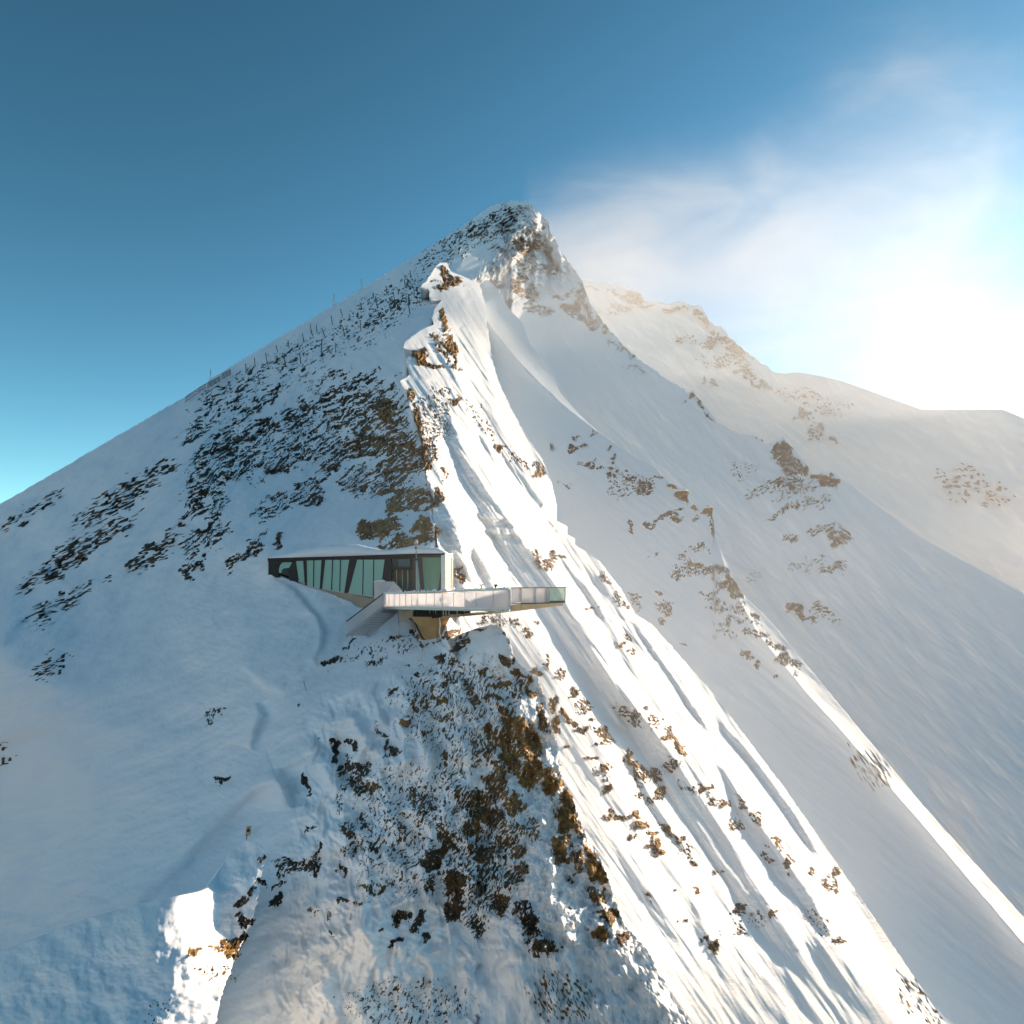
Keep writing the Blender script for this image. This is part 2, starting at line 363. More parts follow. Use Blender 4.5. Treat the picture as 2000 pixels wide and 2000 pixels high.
ROCK_B = [(860, 527, 10, 17, 10, 1.4, 1), (872, 545, 18, 18, 0, .5, 1), (893, 548, 12, 10, 0, .6, 1), (862, 560, 15, 12, 0, .6, 1),
          (822, 698, 20, 13, 25, 1.5, 1), (845, 712, 22, 8, 25, 1.2, 1), (848, 652, 9, 7, 10, 1.1, 1), (868, 628, 9, 24, -5, 1.3, 1), (884, 680, 8, 30, -14, 1.3, 1), (868, 690, 7, 18, -20, 1.0, 1), (865, 672, 24, 22, 0, -.3, 1), (892, 710, 5, 16, -16, 1.0, 1),
          (850, 790, 40, 40, 30, -.9, 1), (890, 778, 14, 7, 0, .5, 1), (855, 830, 35, 40, 40, -.85, 1), (818, 820, 10, 35, -12, .8, 1), (825, 870, 9, 35, -8, 1.2, 1), (832, 905, 8, 25, 0, 1.2, 1), (845, 870, 14, 40, -10, -.2, 1), (800, 775, 12, 14, 0, .7, 1),
          (850, 975, 12, 20, 0, .5, 1), (845, 1040, 10, 25, 0, .7, 1), (868, 930, 8, 20, -20, -.5, 1), (960, 845, 10, 22, -38, -.3, .7), (978, 874, 14, 9, 25, .8, .9), (940, 820, 20, 60, -35, -1.3, .8), (1015, 905, 14, 28, -35, -.6, .8), (1052, 925, 14, 7, 30, 1.0, .9), (1045, 915, 16, 12, 30, -.4, .6),
          (895, 1118, 8, 16, 15, .4, .8), (903, 1130, 12, 9, 20, .8, .9), (1046, 1085, 12, 14, -10, .1, .4), (1066, 1098, 26, 10, 10, .25, .5), (1079, 1080, 7, 6, 0, 1.7, 1), (1090, 1092, 16, 6, 35, 0, .5), (1060, 1108, 12, 6, 20, .5, .4),
          (1184, 1140, 8, 20, -30, -.3, .4), (1195, 1115, 12, 25, -30, -.6, .4), (1210, 1170, 10, 14, -30, -.2, .3), (1226, 1182, 6, 6, 0, 1.0, .9), (1150, 1186, 10, 6, 10, 1.1, 1), (1165, 1180, 8, 5, 0, .2, .5), (1003, 1216, 26, 12, 20, -.1, .9), (960, 1212, 30, 16, 0, -.5, .9), (1032, 1238, 10, 14, -40, .6, .9), (1052, 1212, 10, 9, 20, .5, .7),
          (1207, 1252, 9, 5, 10, .9, .9), (1222, 1248, 14, 6, 30, .0, .4), (1243, 1278, 16, 8, 20, .4, .5), (1062, 1285, 6, 18, -30, .3, .8), (1050, 1312, 9, 5, -10, 1.0, .9), (1090, 1325, 14, 14, 30, .0, .8), (1122, 1355, 12, 8, 20, .3, .6), (1140, 1380, 14, 12, 40, -.1, .6),
          (1080, 1378, 12, 16, 30, .9, .9), (1085, 1415, 12, 14, 20, 1.0, .9), (1112, 1405, 22, 8, 35, 1.2, 1), (1145, 1428, 20, 7, 20, .9, .9), (1160, 1400, 12, 10, 20, .1, .6), (1185, 1438, 18, 14, 40, .5, .7), (1110, 1453, 8, 6, 0, .7, .8), (1170, 1450, 10, 7, 0, .2, .8),
          (1215, 1385, 20, 14, 40, -.2, .4), (1238, 1405, 14, 18, -35, .1, .5), (1262, 1385, 10, 8, 0, .6, .9), (1275, 1410, 12, 16, -20, -.3, .6), (1297, 1400, 6, 6, 0, 1.0, .9), (1305, 1440, 16, 10, 15, 1.4, 1), (1325, 1455, 9, 16, -40, 1.1, 1), (1305, 1425, 10, 8, 0, .4, .8),
          (1235, 1483, 8, 22, -32, 1.3, 1), (1255, 1512, 14, 24, -30, .2, .8), (1280, 1515, 16, 18, 0, .3, .5), (1286, 1550, 12, 14, 0, .7, .6), (1262, 1560, 20, 14, 30, -.1, .5), (1310, 1495, 24, 14, 45, .15, .3), (1340, 1535, 22, 8, 40, .1, .5), (1375, 1543, 14, 7, 10, 1.1, .7), (1395, 1565, 20, 8, 30, -.1, .5), (1416, 1575, 8, 8, 0, 1.2, .9),
          (1182, 1498, 12, 12, 0, .5, .8), (1172, 1512, 20, 16, 0, -.6, .7), (1182, 1536, 12, 12, 0, .9, .7), (1155, 1476, 8, 5, 0, .9, .9), (1190, 1590, 10, 20, -10, .9, .8), (1215, 1597, 18, 8, -5, .8, .9), (1240, 1592, 12, 5, 0, 1.2, 1), (1253, 1607, 15, 9, -10, 1.6, 1),
          (1278, 1625, 12, 8, 0, 1.1, 1), (1284, 1655, 9, 16, 10, 1.9, 1), (1270, 1640, 5, 22, -10, 1.0, 1), (1305, 1625, 7, 20, -40, .9, 1), (1233, 1633, 10, 5, -40, .5, .6), (1325, 1640, 16, 12, 30, .2, .5), (1345, 1660, 14, 22, -40, -.6, .5),
          (1355, 1690, 8, 16, -35, -.2, .6), (1405, 1700, 10, 8, 0, .3, .9), (1440, 1610, 14, 22, -30, .0, .6), (1455, 1570, 14, 22, -35, .1, .3), (1475, 1600, 10, 14, -30, .1, .3), (1512, 1647, 11, 6, 15, 1.5, .9), (1525, 1655, 8, 6, 0, .9, .9), (1492, 1668, 7, 6, 0, 1.0, .3), (1500, 1680, 10, 6, 0, .6, .3),
          (1540, 1678, 8, 14, -30, .6, .6), (1545, 1700, 8, 6, 0, .7, .4), (1580, 1705, 12, 16, -20, .2, .4), (1632, 1705, 12, 12, 0, .8, .8), (1620, 1725, 14, 20, -30, .0, .5), (1265, 1752, 14, 9, 0, .3, .6), (1320, 1738, 6, 5, -40, .8, .4), (1332, 1794, 11, 5, -15, 1.2, .6), (1360, 1745, 10, 10, 0, .4, .8),
          (1445, 1775, 9, 20, -25, .7, .3), (1440, 1815, 10, 20, -30, -.3, .3), (1510, 1785, 8, 14, 10, .3, .6), (1390, 1840, 14, 14, 0, 1.1, .3), (1480, 1800, 20, 30, -35, -.9, .5), (1635, 1840, 14, 14, 0, .3, .3), (1600, 1800, 25, 40, -35, -1.0, .4), (1800, 1960, 90, 40, 50, -1.0, .5)]
ROCK_2 = [(1128, 848, 12, 7, -10, .0, .4), (1124, 872, 22, 8, -10, .2, .3), (1075, 870, 10, 8, 0, -.3, .2), (1160, 850, 10, 6, -20, -.2, .5), (1184, 876, 11, 5, -20, .8, .8), (1195, 897, 10, 5, 0, .6, .5), (1150, 908, 22, 8, -20, -.1, .2), (1175, 910, 24, 6, 10, -.1, .3), (1195, 925, 12, 8, 0, .0, .3),
          (1230, 935, 16, 8, 20, .4, .5), (1255, 955, 20, 12, 30, .5, .5), (1235, 945, 50, 30, 10, -.75, .3), (1285, 932, 24, 6, 20, .0, .6), (1200, 960, 25, 15, 0, -1.0, .1), (1315, 958, 12, 5, 5, 1.0, .9), (1325, 972, 14, 7, 0, 1.7, 1), (1338, 972, 7, 7, 0, 1.5, 1),
          (1382, 1000, 12, 10, 0, 2.2, 1), (1360, 990, 10, 7, 0, .6, .9), (1390, 1025, 7, 16, -8, .1, .9), (1300, 1005, 40, 8, -22, .3, .4), (1270, 1022, 16, 10, -20, .5, .2), (1315, 1015, 20, 7, -25, 1.1, .6), (1360, 1012, 10, 6, 0, .7, .8), (1232, 1020, 7, 16, 10, .4, .1), (1230, 1036, 10, 6, 0, .4, .1),
          (1106, 945, 6, 16, -38, .2, .1), (1280, 1078, 8, 5, 0, .2, .2), (1370, 1070, 20, 8, 0, -.3, .3), (1330, 1090, 16, 6, -20, -.2, .3), (1358, 1096, 22, 7, 0, 1.0, .7), (1350, 1115, 50, 18, -5, -.2, .3), (1325, 1120, 16, 12, -20, .1, .2), (1400, 1115, 40, 12, -15, .1, .5), (1425, 1140, 22, 22, 40, .8, .75),
          (1440, 1155, 10, 20, -25, .6, .8), (1395, 1160, 30, 14, -30, -.3, .4), (1420, 1185, 50, 14, 10, -.5, .3), (1365, 1160, 10, 6, 0, .3, .2), (1285, 1160, 8, 5, 0, .8, .3), (1300, 1185, 22, 14, 20, .1, .2), (1300, 1210, 14, 8, -10, .2, .2), (1240, 1175, 14, 14, 30, -.2, .1), (1430, 1215, 50, 9, 0, -.2, .3),
          (1475, 1205, 9, 5, 30, .9, .8), (1480, 1240, 30, 7, 20, .0, .2), (1460, 1285, 12, 12, 0, .3, .4), (1515, 1262, 20, 12, 40, .2, .3), (1480, 1297, 8, 14, 0, .4, .2), (1530, 1290, 20, 6, 0, .2, .3), (1555, 1300, 14, 18, -35, .0, .3), (1512, 1325, 8, 6, 0, .2, .2), (1335, 1255, 9, 4, 30, .3, .2), (1415, 1235, 30, 12, 0, -.7, .2),
          (1700, 1500, 60, 30, 40, -.7, .3)]
ROCK_0 = [(1215, 573, 42, 7, 10, .2, .75), (1240, 585, 22, 7, 5, .4, .75), (1158, 560, 12, 4, 5, .6, .6), (1235, 600, 50, 6, 0, -.3, .6), (1200, 610, 40, 12, 0, -1.1, .3), (1315, 605, 30, 8, -5, .0, .7), (1370, 605, 16, 9, 10, .6, .8), (1382, 622, 6, 8, 0, 1.0, .9), (1400, 665, 34, 9, -5, .0, .7),
          (1430, 663, 8, 6, 0, 1.2, .9), (1440, 685, 24, 12, 25, .9, .85), (1460, 690, 20, 7, 30, .7, .85), (1425, 705, 40, 12, -10, -.4, .5), (1460, 725, 20, 14, 30, .2, .7), (1440, 730, 12, 6, 0, .8, .7), (1350, 665, 50, 10, 5, -1.0, .4), (1480, 750, 30, 6, 10, .1, .6), (1490, 745, 8, 4, 10, 1.1, .9),
          (1395, 752, 12, 7, -10, .5, .5), (1370, 740, 6, 4, 0, .5, .2), (1385, 700, 30, 20, 0, -1.1, .4), (1570, 805, 14, 12, 10, .7, .75), (1565, 815, 30, 8, 10, .0, .5), (1600, 840, 16, 5, 50, .5, .5), (1590, 845, 30, 14, 30, -.6, .2), (1560, 770, 70, 14, 5, -1.0, .3), (1630, 860, 10, 5, 30, .2, .2), (1620, 800, 40, 20, 0, -1.0, .3), (1900, 950, 100, 40, 20, -.9, .4)]
ROCK_C = [(880, 1243, 30, 7, -32, .6, .4), (905, 1253, 14, 10, 10, 1.0, .7), (893, 1266, 9, 6, 0, 1.8, .1), (865, 1285, 18, 8, -35, .9, .5), (920, 1232, 30, 5, -18, .6, .5), (885, 1297, 14, 10, -20, .3, .5), (996, 1248, 12, 9, 20, 1.2, .6), (985, 1235, 8, 5, 30, .6, .5), (990, 1292, 8, 14, -30, .5, .6),
          (845, 1350, 7, 22, -15, .7, .6), (858, 1365, 20, 8, 30, .8, .7), (830, 1370, 8, 16, 10, .2, .5), (805, 1375, 7, 20, 15, .3, .3), (875, 1330, 14, 22, 0, -.2, .5), (912, 1335, 20, 16, 20, .3, .7), (925, 1365, 9, 24, -20, .4, .7), (945, 1315, 14, 12, 10, .4, .7), (970, 1332, 24, 10, -15, .7, .8), (985, 1330, 10, 10, 0, .9, .8),
          (965, 1365, 26, 9, -20, .7, .8), (980, 1385, 14, 14, 20, .8, .8), (789, 1410, 11, 8, 25, 1.7, .7), (810, 1390, 12, 16, 10, .3, .4), (870, 1400, 26, 14, 30, -.2, .5), (830, 1425, 8, 8, 0, .6, .2), (958, 1425, 10, 12, 0, 1.0, .8), (955, 1460, 16, 40, 5, .25, .8), (1000, 1410, 34, 22, 20, 1.1, .9), (985, 1440, 20, 40, 10, .7, .9),
          (1020, 1440, 24, 40, 0, .9, 1), (1045, 1470, 18, 60, -8, .9, 1), (1000, 1480, 28, 40, 10, .6, .9), (970, 1530, 26, 50, 15, .4, .7), (1030, 1520, 24, 30, 0, 1.2, 1), (1075, 1530, 20, 30, -10, 1.6, 1), (1062, 1400, 12, 40, -10, .6, .9), (1035, 1340, 10, 30, -25, .9, 1), (1015, 1315, 12, 16, -30, .9, 1), (1010, 1350, 18, 30, 0, -.2, .6),
          (930, 1470, 16, 50, 10, -.3, .6), (880, 1500, 30, 60, 10, -.7, .4), (870, 1480, 10, 20, 10, .4, .4), (935, 1580, 34, 40, 10, .6, .55), (900, 1560, 20, 30, 10, .0, .4), (960, 1600, 34, 24, 0, .8, .6), (1000, 1570, 26, 26, 0, .5, .8), (920, 1620, 30, 20, -20, .7, .5), (870, 1640, 20, 26, -30, .6, .3), (840, 1685, 26, 20, -35, .9, .1), (860, 1665, 20, 14, -40, 1.3, .1),
          (945, 1665, 40, 22, -10, .5, .5), (985, 1640, 20, 26, 0, .5, .7), (1010, 1660, 20, 20, 0, .3, .7), (890, 1720, 22, 36, -8, 1.3, .1), (885, 1770, 22, 34, 0, .9, .1), (845, 1725, 14, 22, 0, .3, .2), (950, 1700, 30, 30, 0, .0, .3), (975, 1770, 22, 22, -30, .7, .4), (930, 1810, 18, 26, 0, .4, .1), (1000, 1720, 24, 30, 0, .0, .5), (1020, 1700, 16, 20, -20, .3, .8),
          (1105, 1600, 24, 34, -12, 1.0, .9), (1095, 1660, 22, 36, -5, 1.0, .8), (1110, 1565, 12, 30, -15, .9, .95), (1130, 1620, 12, 30, -20, .9, 1), (1125, 1680, 14, 34, -15, .3, .8), (1155, 1680, 14, 40, -25, 1.0, 1), (1170, 1710, 14, 24, -20, 1.0, 1), (1185, 1745, 8, 22, -22, 1.2, 1), (1165, 1755, 16, 22, -15, .5, .6), (1190, 1790, 16, 20, -20, .8, .5),
          (1172, 1822, 16, 14, 10, 1.5, 1), (1145, 1810, 8, 5, 0, .6, .9), (1170, 1780, 10, 6, 0, .3, .7), (1110, 1775, 6, 10, 0, .6, .8), (1215, 1830, 20, 10, 30, 1.0, .4), (1115, 1720, 8, 10, 0, .4, .5), (1035, 1810, 24, 30, -20, .9, .15), (1060, 1850, 22, 20, 0, 1.0, .2), (1080, 1850, 16, 14, 0, .8, .3), (1020, 1770, 14, 20, 0, .2, .2), (1010, 1620, 60, 30, 0, -.3, .6),
          (830, 1580, 20, 50, 15, -.2, .3), (810, 1560, 12, 24, 15, .2, .4), (785, 1620, 12, 34, -10, -.2, .2), (770, 1650, 10, 30, 20, -.3, .3), (775, 1840, 22, 8, -20, 1.5, .05), (780, 1790, 20, 16, -30, .9, .2), (820, 1800, 14, 24, 20, .8, .1), (832, 1835, 8, 10, 0, 1.2, .1), (740, 1740, 34, 7, -25, .5, .3), (720, 1735, 20, 10, 0, .4, .3), (740, 1820, 8, 6, 0, .6, .1),
          (665, 1560, 14, 40, 10, -.5, .3), (700, 1530, 30, 26, 0, .1, .4), (725, 1545, 20, 12, 0, .6, .5), (680, 1500, 34, 16, -35, .4, .15), (655, 1465, 9, 22, 5, 1.7, .0), (680, 1455, 12, 16, -40, .6, .1), (710, 1500, 26, 18, -20, -.1, .3), (700, 1600, 10, 14, 0, .2, .2), (752, 1460, 6, 14, 0, 1.5, .0), (770, 1470, 26, 8, -10, .0, .2), (745, 1430, 20, 8, 30, .0, .2),
          (598, 1525, 7, 14, 15, 1.6, .0), (600, 1545, 5, 14, 10, .6, .2), (548, 1700, 8, 40, 5, .2, .05), (560, 1690, 30, 20, 0, -.2, .1), (590, 1690, 34, 14, -5, .05, .2), (615, 1690, 10, 24, 15, .3, .1), (545, 1725, 20, 6, 0, .4, .05), (538, 1755, 8, 12, 10, .9, .05), (605, 1620, 20, 8, -25, -.1, .1), (625, 1655, 8, 22, 20, .0, .1),
          (680, 1620, 18, 16, 20, -.1, .2), (690, 1655, 26, 24, 0, -.4, .3), (735, 1660, 14, 16, 30, .2, .2), (668, 1700, 5, 20, 0, .5, .2), (610, 1780, 8, 14, 20, .4, .4), (645, 1828, 8, 8, -30, .9, .1), (645, 1790, 10, 10, 0, -.1, .3), (668, 1760, 20, 7, -30, .2, .3), (700, 1760, 16, 6, 0, .0, .5), (900, 1380, 150, 120, 0, -.95, .5), (800, 1620, 140, 170, 10, -1.05, .3), (930, 1700, 90, 130, 0, -.6, .35),
          (650, 1285, 26, 9, -22, .7, .1), (640, 1292, 14, 5, -20, 1.0, .05), (735, 1290, 30, 8, -25, -.3, .1), (760, 1260, 80, 14, 0, -1.3, .1), (790, 1243, 10, 4, 0, .9, .2), (775, 1250, 8, 4, 0, 1.2, .1), (806, 1235, 10, 14, -30, .4, .2), (700, 1280, 60, 12, -20, -1.1, .1), (680, 1255, 14, 4, -20, .6, .1), (822, 1250, 16, 8, 20, .2, 1), (848, 1257, 20, 6, 0, -.3, 1),
          (815, 1315, 5, 9, 20, 1.0, .0), (770, 1340, 12, 8, -50, .1, .1), (790, 1298, 3, 3, 0, 1.5, .0), (620, 1445, 6, 4, -30, .6, .1), (430, 1520, 14, 7, -20, .5, .05), (420, 1395, 30, 10, -35, -.7, .05), (585, 1380, 6, 3, -30, .7, .1),
          # lower left spur
          (505, 1720, 14, 9, 20, 1.0, .05), (492, 1745, 8, 20, 25, .9, .05), (470, 1765, 10, 10, 0, .5, .3), (510, 1680, 8, 10, 20, .1, .1), (478, 1800, 12, 18, 30, .8, .1), (470, 1835, 14, 22, 35, 1.5, .0), (450, 1852, 20, 16, -30, 1.0, .9), (425, 1848, 20, 12, 0, .5, 1), (380, 1856, 18, 10, -20, .9, .9), (420, 1900, 60, 20, 0, -.8, .7),
          (800, 1960, 160, 60, 0, -1.1, .3), (1100, 1950, 80, 60, 20, -.8, .7), (300, 1980, 60, 30, -30, -1.2, .3), (-50, 1500, 100, 40, -30, -.8, .1), (150, 1150, 160, 60, -30, -.7, .1), (200, 960, 120, 30, -32, -.9, .1), (100, 1300, 60, 20, -30, -.6, .1)]

def rock_field(x, y, items, ang, lu, lv, seed, base=-4.0, warp=6.0, boost=0.0):
    """crisp bare-rock mask with strata running at an angle, streak size in picture units"""
    q, tint = blobs(x + fbm(x / 30, y / 30, seed + 5, 3) * warp, y + fbm(x / 30 + 9, y / 30, seed + 6, 3) * warp, items, base)
    q = q + boost
    act = q > -2.6
    m = np.zeros(x.shape, np.float32); e = np.zeros(x.shape, np.float32)
    if act.any():
        xx, yy = x[act], y[act]
        wx = xx + fbm(xx / 40, yy / 40, seed + 1, 2) * 3.5; wy = yy + fbm(xx / 40, yy / 40, seed + 2, 2) * 2.6
        c, s = math.cos(math.radians(ang)), math.sin(math.radians(ang))
        a_ = lu if np.isscalar(lu) else lu[act]; b_ = lv if np.isscalar(lv) else lv[act]
        u = (wx * c + wy * s) / a_; v = (-wx * s + wy * c) / b_
        n = fbm(u, v, seed, 4, 0.55)
        fine = fbm(u * 2.2, v * 1.6, seed + 31, 3, 0.6)
        val = n * 0.75 + fine * 0.6 + q[act]
        c2, s2 = math.cos(math.radians(ang + 38)), math.sin(math.radians(ang + 38))
        vein = 1 - np.abs(fbm(u * 1.6 + 7, v * 2.3, seed + 51, 3, .6)) * 1.5
        vein2 = 1 - np.abs(fbm((wx * c2 + wy * s2) / (a_ * .8), (-wx * s2 + wy * c2) / (b_ * 1.1), seed + 61, 3, .6)) * 1.6
        val = val - 0.65 * np.clip(vein, 0, 1) * np.clip(val + .3, 0, 1.6) - 0.4 * np.clip(vein2, 0, 1) * np.clip(val, 0, 1.2) + 0.08
        m[act] = sstep(-0.10, 0.24, val)
        e[act] = np.clip(val, -1, 2.5)
    return m, e, tint
# ------------------------------------------------------------------ terrain meshes
def skirt_top(P, k=1.0):
    """rows behind a crest, falling away on the far side"""
    t = P[0]
    rows = [t + np.array([0.0, dy, dz]) * k for dy, dz in ((60, -55), (22, -16), (7, -3.2), (1.6, -0.35))]
    return np.concatenate([np.stack(rows), P], 0)

def pad_top(a):
    return np.concatenate([np.repeat(a[:1], 4, 0), a], 0)

def finish(name, P, m, tint, x_len, label, skirt=1.0):
    D = P[..., 1]
    far = 60.0 / np.clip(D, 20, None) * 1.0
    if skirt:
        P = skirt_top(P, skirt); m = pad_top(m); tint = pad_top(tint); far = pad_top(far)
    return grid_mesh(name, P, {'rock': m, 'tint': tint, 'far': far}, MT, label)

def rock_height(m, e, x, y, D, seed, amp=1.0):
    s = D / 50.0
    r = fbm(x / 7.0, y / 9.0, seed, 4, 0.6)
    big = fbm(x / 26.0, y / 34.0, seed + 3, 3, 0.6)
    sharp = 0.5 - np.abs(fbm(x / 10.0, y / 8.0, seed + 9, 4, 0.6))
    return s * amp * (m * (0.04 * r + 0.07 * big + 0.07 * e + 0.08 * sharp) - 0.04 * m)

# far background ridge
xs = np.r_[np.arange(1085, 1648, 2.0), np.arange(1652, 2150, 6.0)]
v = np.linspace(0, 1, 130)[:, None] ** 1.1
X = np.repeat(xs[None], len(v), 0)
ct = crest0(xs) + 1.6 * fbm(xs / 9, xs * 0 + 3.3, 41, 4, 0.6) * sstep(1640, 1500, xs)
Y = ct + (crestA(xs) + 70 - ct) * v
D = D0(X, Y)
P = positions(X, Y, D)
h = fbm((X * .8 + Y * .6) / 60, (Y * .8 - X * .6) / 26, 51, 5, .5) * 1.1
m, e, t = rock_field(X, Y, ROCK_0, 12, 11.0, 3.0, 61, boost=0.55)
P = push(P, h + 14 * m * 0.4 * fbm(X / 6, Y / 5, 62, 3), 0.3)
finish('far_ridge', P, m, t, 1, 'distant snowy ridge with ochre rock bands under the pale sky at right', 4.0)

# main mountain: shaded left slope, summit, bowl on the right
xs = np.r_[np.arange(-260, 356, 6.5), np.arange(359, 1010, 1.65), np.arange(1011, 1648, 2.5), np.arange(1652, 2150, 6.5)]
nr = 800
v = np.linspace(0, 1, nr)[:, None]
jag = sstep(960, 1010, xs) * (1.8 * fbm(xs / 6, xs * 0 + 1.3, 11, 4, 0.65)) + (1 - sstep(960, 1010, xs)) * 0.7 * fbm(xs / 7, xs * 0 + 2.3, 12, 4, 0.6)
top = crestA(xs) + jag * (1 - 0.6 * sstep(1640, 1700, xs))
bot = np.where(xs < 960, 2120, np.interp(xs, [960, 1000, 1400, 1644, 2150], [1500, 900, 1220, 1480, 2120]))
bot = np.where((xs >= 930) & (xs < 1000), np.interp(xs, [930, 1000], [2120, 900]), bot)
X = np.repeat(xs[None], nr, 0)
Y = top + (bot - top) * v
yr = YR(Y)
w = 1 - sstep(-6, 42, X - yr)
Dg = G(X, Y); Df = FB(X, Y)
k2 = sstep(1040, 1110, Y) * sstep(840, 900, X) * sstep(1060, 1000, X)
Df = Df * (1 - k2) + DB(X, Y) * 1.04 * k2
Df = np.where(Y > 1215, np.maximum(Df, Dg * 1.06), Df)
D = np.exp(np.log(Dg) * w + np.log(Df) * (1 - w))
yg = np.interp(X, [524, 546, 582, 599, 652, 685, 701, 745, 790, 870], [1117, 1124, 1137, 1143, 1162, 1176, 1187, 1196, 1203, 1206])
hole = sstep(527, 530, X) * sstep(868, 864, X) * sstep(1087, 1089.5, Y) * sstep(yg - 1.5, yg - 4, Y)
D = D * (1 - hole) + 70.0 * hole
def left_relief(X, Y, D):
    """drifts and wind lips of the smooth snow on the left, in metres"""
    s = D / 50.0
    h = fbm((X * .86 - Y * .5) / 110, (X * .5 + Y * .86) / 42, 71, 3, .45) * 0.085 * s
    h = h + fbm((X * .97 + Y * .2) / 26, (Y * .97 - X * .2) / 7, 72, 3, .5) * 0.006 * s
    def lip(pts, drop, wd):
        d, sd, t = line_dist(X, Y, pts)
        near = np.exp(-(d / (wd * 4)) ** 2) * np.sin(np.clip(t, 0, 1) * math.pi) ** 0.5
        return drop * near * np.tanh(sd * d / wd) * 0.5
    h = h + lip([(535, 1128), (575, 1150), (600, 1180), (622, 1205), (633, 1235), (628, 1262), (616, 1285), (622, 1302)], 0.55, 4)
    h = h + lip([(505, 1372), (512, 1395), (500, 1425), (489, 1462)], 0.8, 5)
    h = h + lip([(470, 1300), (520, 1345), (556, 1352)], -0.3, 6)
    h = h + lip([(250, 1790), (359, 1690), (390, 1650), (450, 1590), (500, 1548), (545, 1530)], -1.3, 12)
    h = h + lip([(550, 1500), (560, 1540), (566, 1578)], 1.6, 10)
    h = h + lip([(690, 1385), (697, 1412), (720, 1430), (730, 1470)], 0.8, 8)
    h = h + lip([(645, 1445), (655, 1490), (680, 1510)], 0.5, 6)
    h = h + lip([(610, 1180), (560, 1165), (480, 1190), (430, 1230)], -0.3, 10)
    return h
def cliff_relief(X, Y, D):
    """vertical gullies and steps of the near cliff"""
    k = sstep(1270, 1420, Y + (X - 850) * 0.25) * sstep(540, 640, X + (Y - 1600) * 0.15)
    xx = X + fbm(X / 90, Y / 90, 84, 2) * 14
    g = fbm((xx - (Y - 1300) * 0.12) / 48, Y / 150, 81, 3, .5) * 0.20 + fbm(X / 75, Y / 80, 82, 4) * 0.34
    g = g + (0.6 - np.abs(fbm((xx + Y * .25) / 60, (Y - xx * .2) / 110, 86, 3, .4))) * 0.32
    return k * g * D / 42.0
left = 1 - sstep(-30, 10, X - yr)
h = left_relief(X, Y, D) * left + cliff_relief(X, Y, D) * left
h += (1 - left) * (fbm((X * .7 + Y * .7) / 90, (Y * .7 - X * .7) / 36, 73, 4, .45) * 0.5 + sstep(620, 500, Y) * fbm(X / 22, Y / 22, 74, 4, .6) * 1.6)
sz = np.clip(95.0 / D, 0.42, 1.5)
mA, eA, tA = rock_field(X, Y, ROCK_A, -33, 30.0, 4.6, 21, boost=0.55)
mF, eF, tF = rock_field(X, Y, ROCK_A, -30, 15.0, 3.0, 27, boost=0.55)
kf = sstep(130, 230, D)
mA = mA * (1 - kf) + mF * kf; eA = eA * (1 - kf) + eF * kf
kc = sstep(1190, 1250, Y)
mC_, eC_, tC_ = rock_field(X, Y, ROCK_C, -62, 15.0, 4.2, 91, boost=0.6)
m = mA * (1 - kc) + mC_ * kc; e = eA * (1 - kc) + eC_ * kc; t = tA * (1 - kc) + tC_ * kc
h += rock_height(m, e, X, Y, D, 22)
# snow bank that meets the glass front, and its dark wind scoop
P = push(positions(X, Y, D), h, 0.22)
finish('mountain_slope', P, m, t, 1, 'shaded snowy mountain slope with dark rock streaks rising to the summit at left', 1.0)

# middle rib on the right
xs = np.r_[np.arange(905, 1648, 1.7), np.arange(1652, 2150, 6.0)]
v = np.linspace(0, 1, 260)[:, None]
jag = fbm(xs / 7, xs * 0 + 4.3, 13, 4, 0.6) * np.interp(xs, [905, 1240, 1300, 1440, 1500, 2150], [.3, .3, 1.6, 1.6, .6, .6])
top = crest2(xs) + jag
bot = np.interp(xs, [905, 955, 985, 1023, 1060, 1085, 1175, 1280, 1400, 1644, 2150], [680, 760, 840, 910, 970, 1100, 1190, 1300, 1440, 1860, 2700])
X = np.repeat(xs[None], 260, 0); Y = top + (bot - top) * v
D = D2(X, Y)
def ridge_bump(pts, amps, wr, wl):
    d, sd, t = line_dist(X, Y, pts)
    tt = np.linspace(0, 1, len(pts))
    A_ = np.interp(t, tt, amps); W_ = np.where(sd < 0, np.interp(t, tt, wr), np.interp(t, tt, wl))
    return A_ * np.exp(-d / W_) * sstep(0, 0.08, t)
D = D - ridge_bump([(925, 575), (950, 625), (982, 668), (1027, 722), (1090, 782), (1130, 815), (1167, 844)], [16, 17, 16, 13, 8, 4, .5], [26, 26, 26, 24, 14, 8, 3], [55, 55, 50, 45, 40, 30, 20])
D = D - ridge_bump([(1398, 1050), (1420, 1120), (1448, 1180), (1482, 1240), (1530, 1300), (1590, 1370), (1650, 1435), (1800, 1610), (2140, 2010)], [.3, 1.5, 3, 5, 5, 4.5, 5, 5, 5], [3, 5, 9, 18, 18, 15, 18, 24, 28], [30, 30, 36, 40, 40, 40, 40, 40, 40])
P = positions(X, Y, D)
h = np.zeros(X.shape)
h += fbm((X * .78 + Y * .62) / 120, (Y * .78 - X * .62) / 18, 75, 4, .5) * 0.05
m, e, t = rock_field(X, Y, ROCK_2, -20, 11.0, 3.6, 23, boost=0.45)
h += rock_height(m, e, X, Y, D, 24, 1.0)
P = push(P, h, 0.25)
finish('middle_rib', P, m, t, 1, 'snowy rib with brown crags and a narrow sunlit edge, right of the bright flank', 1.0)

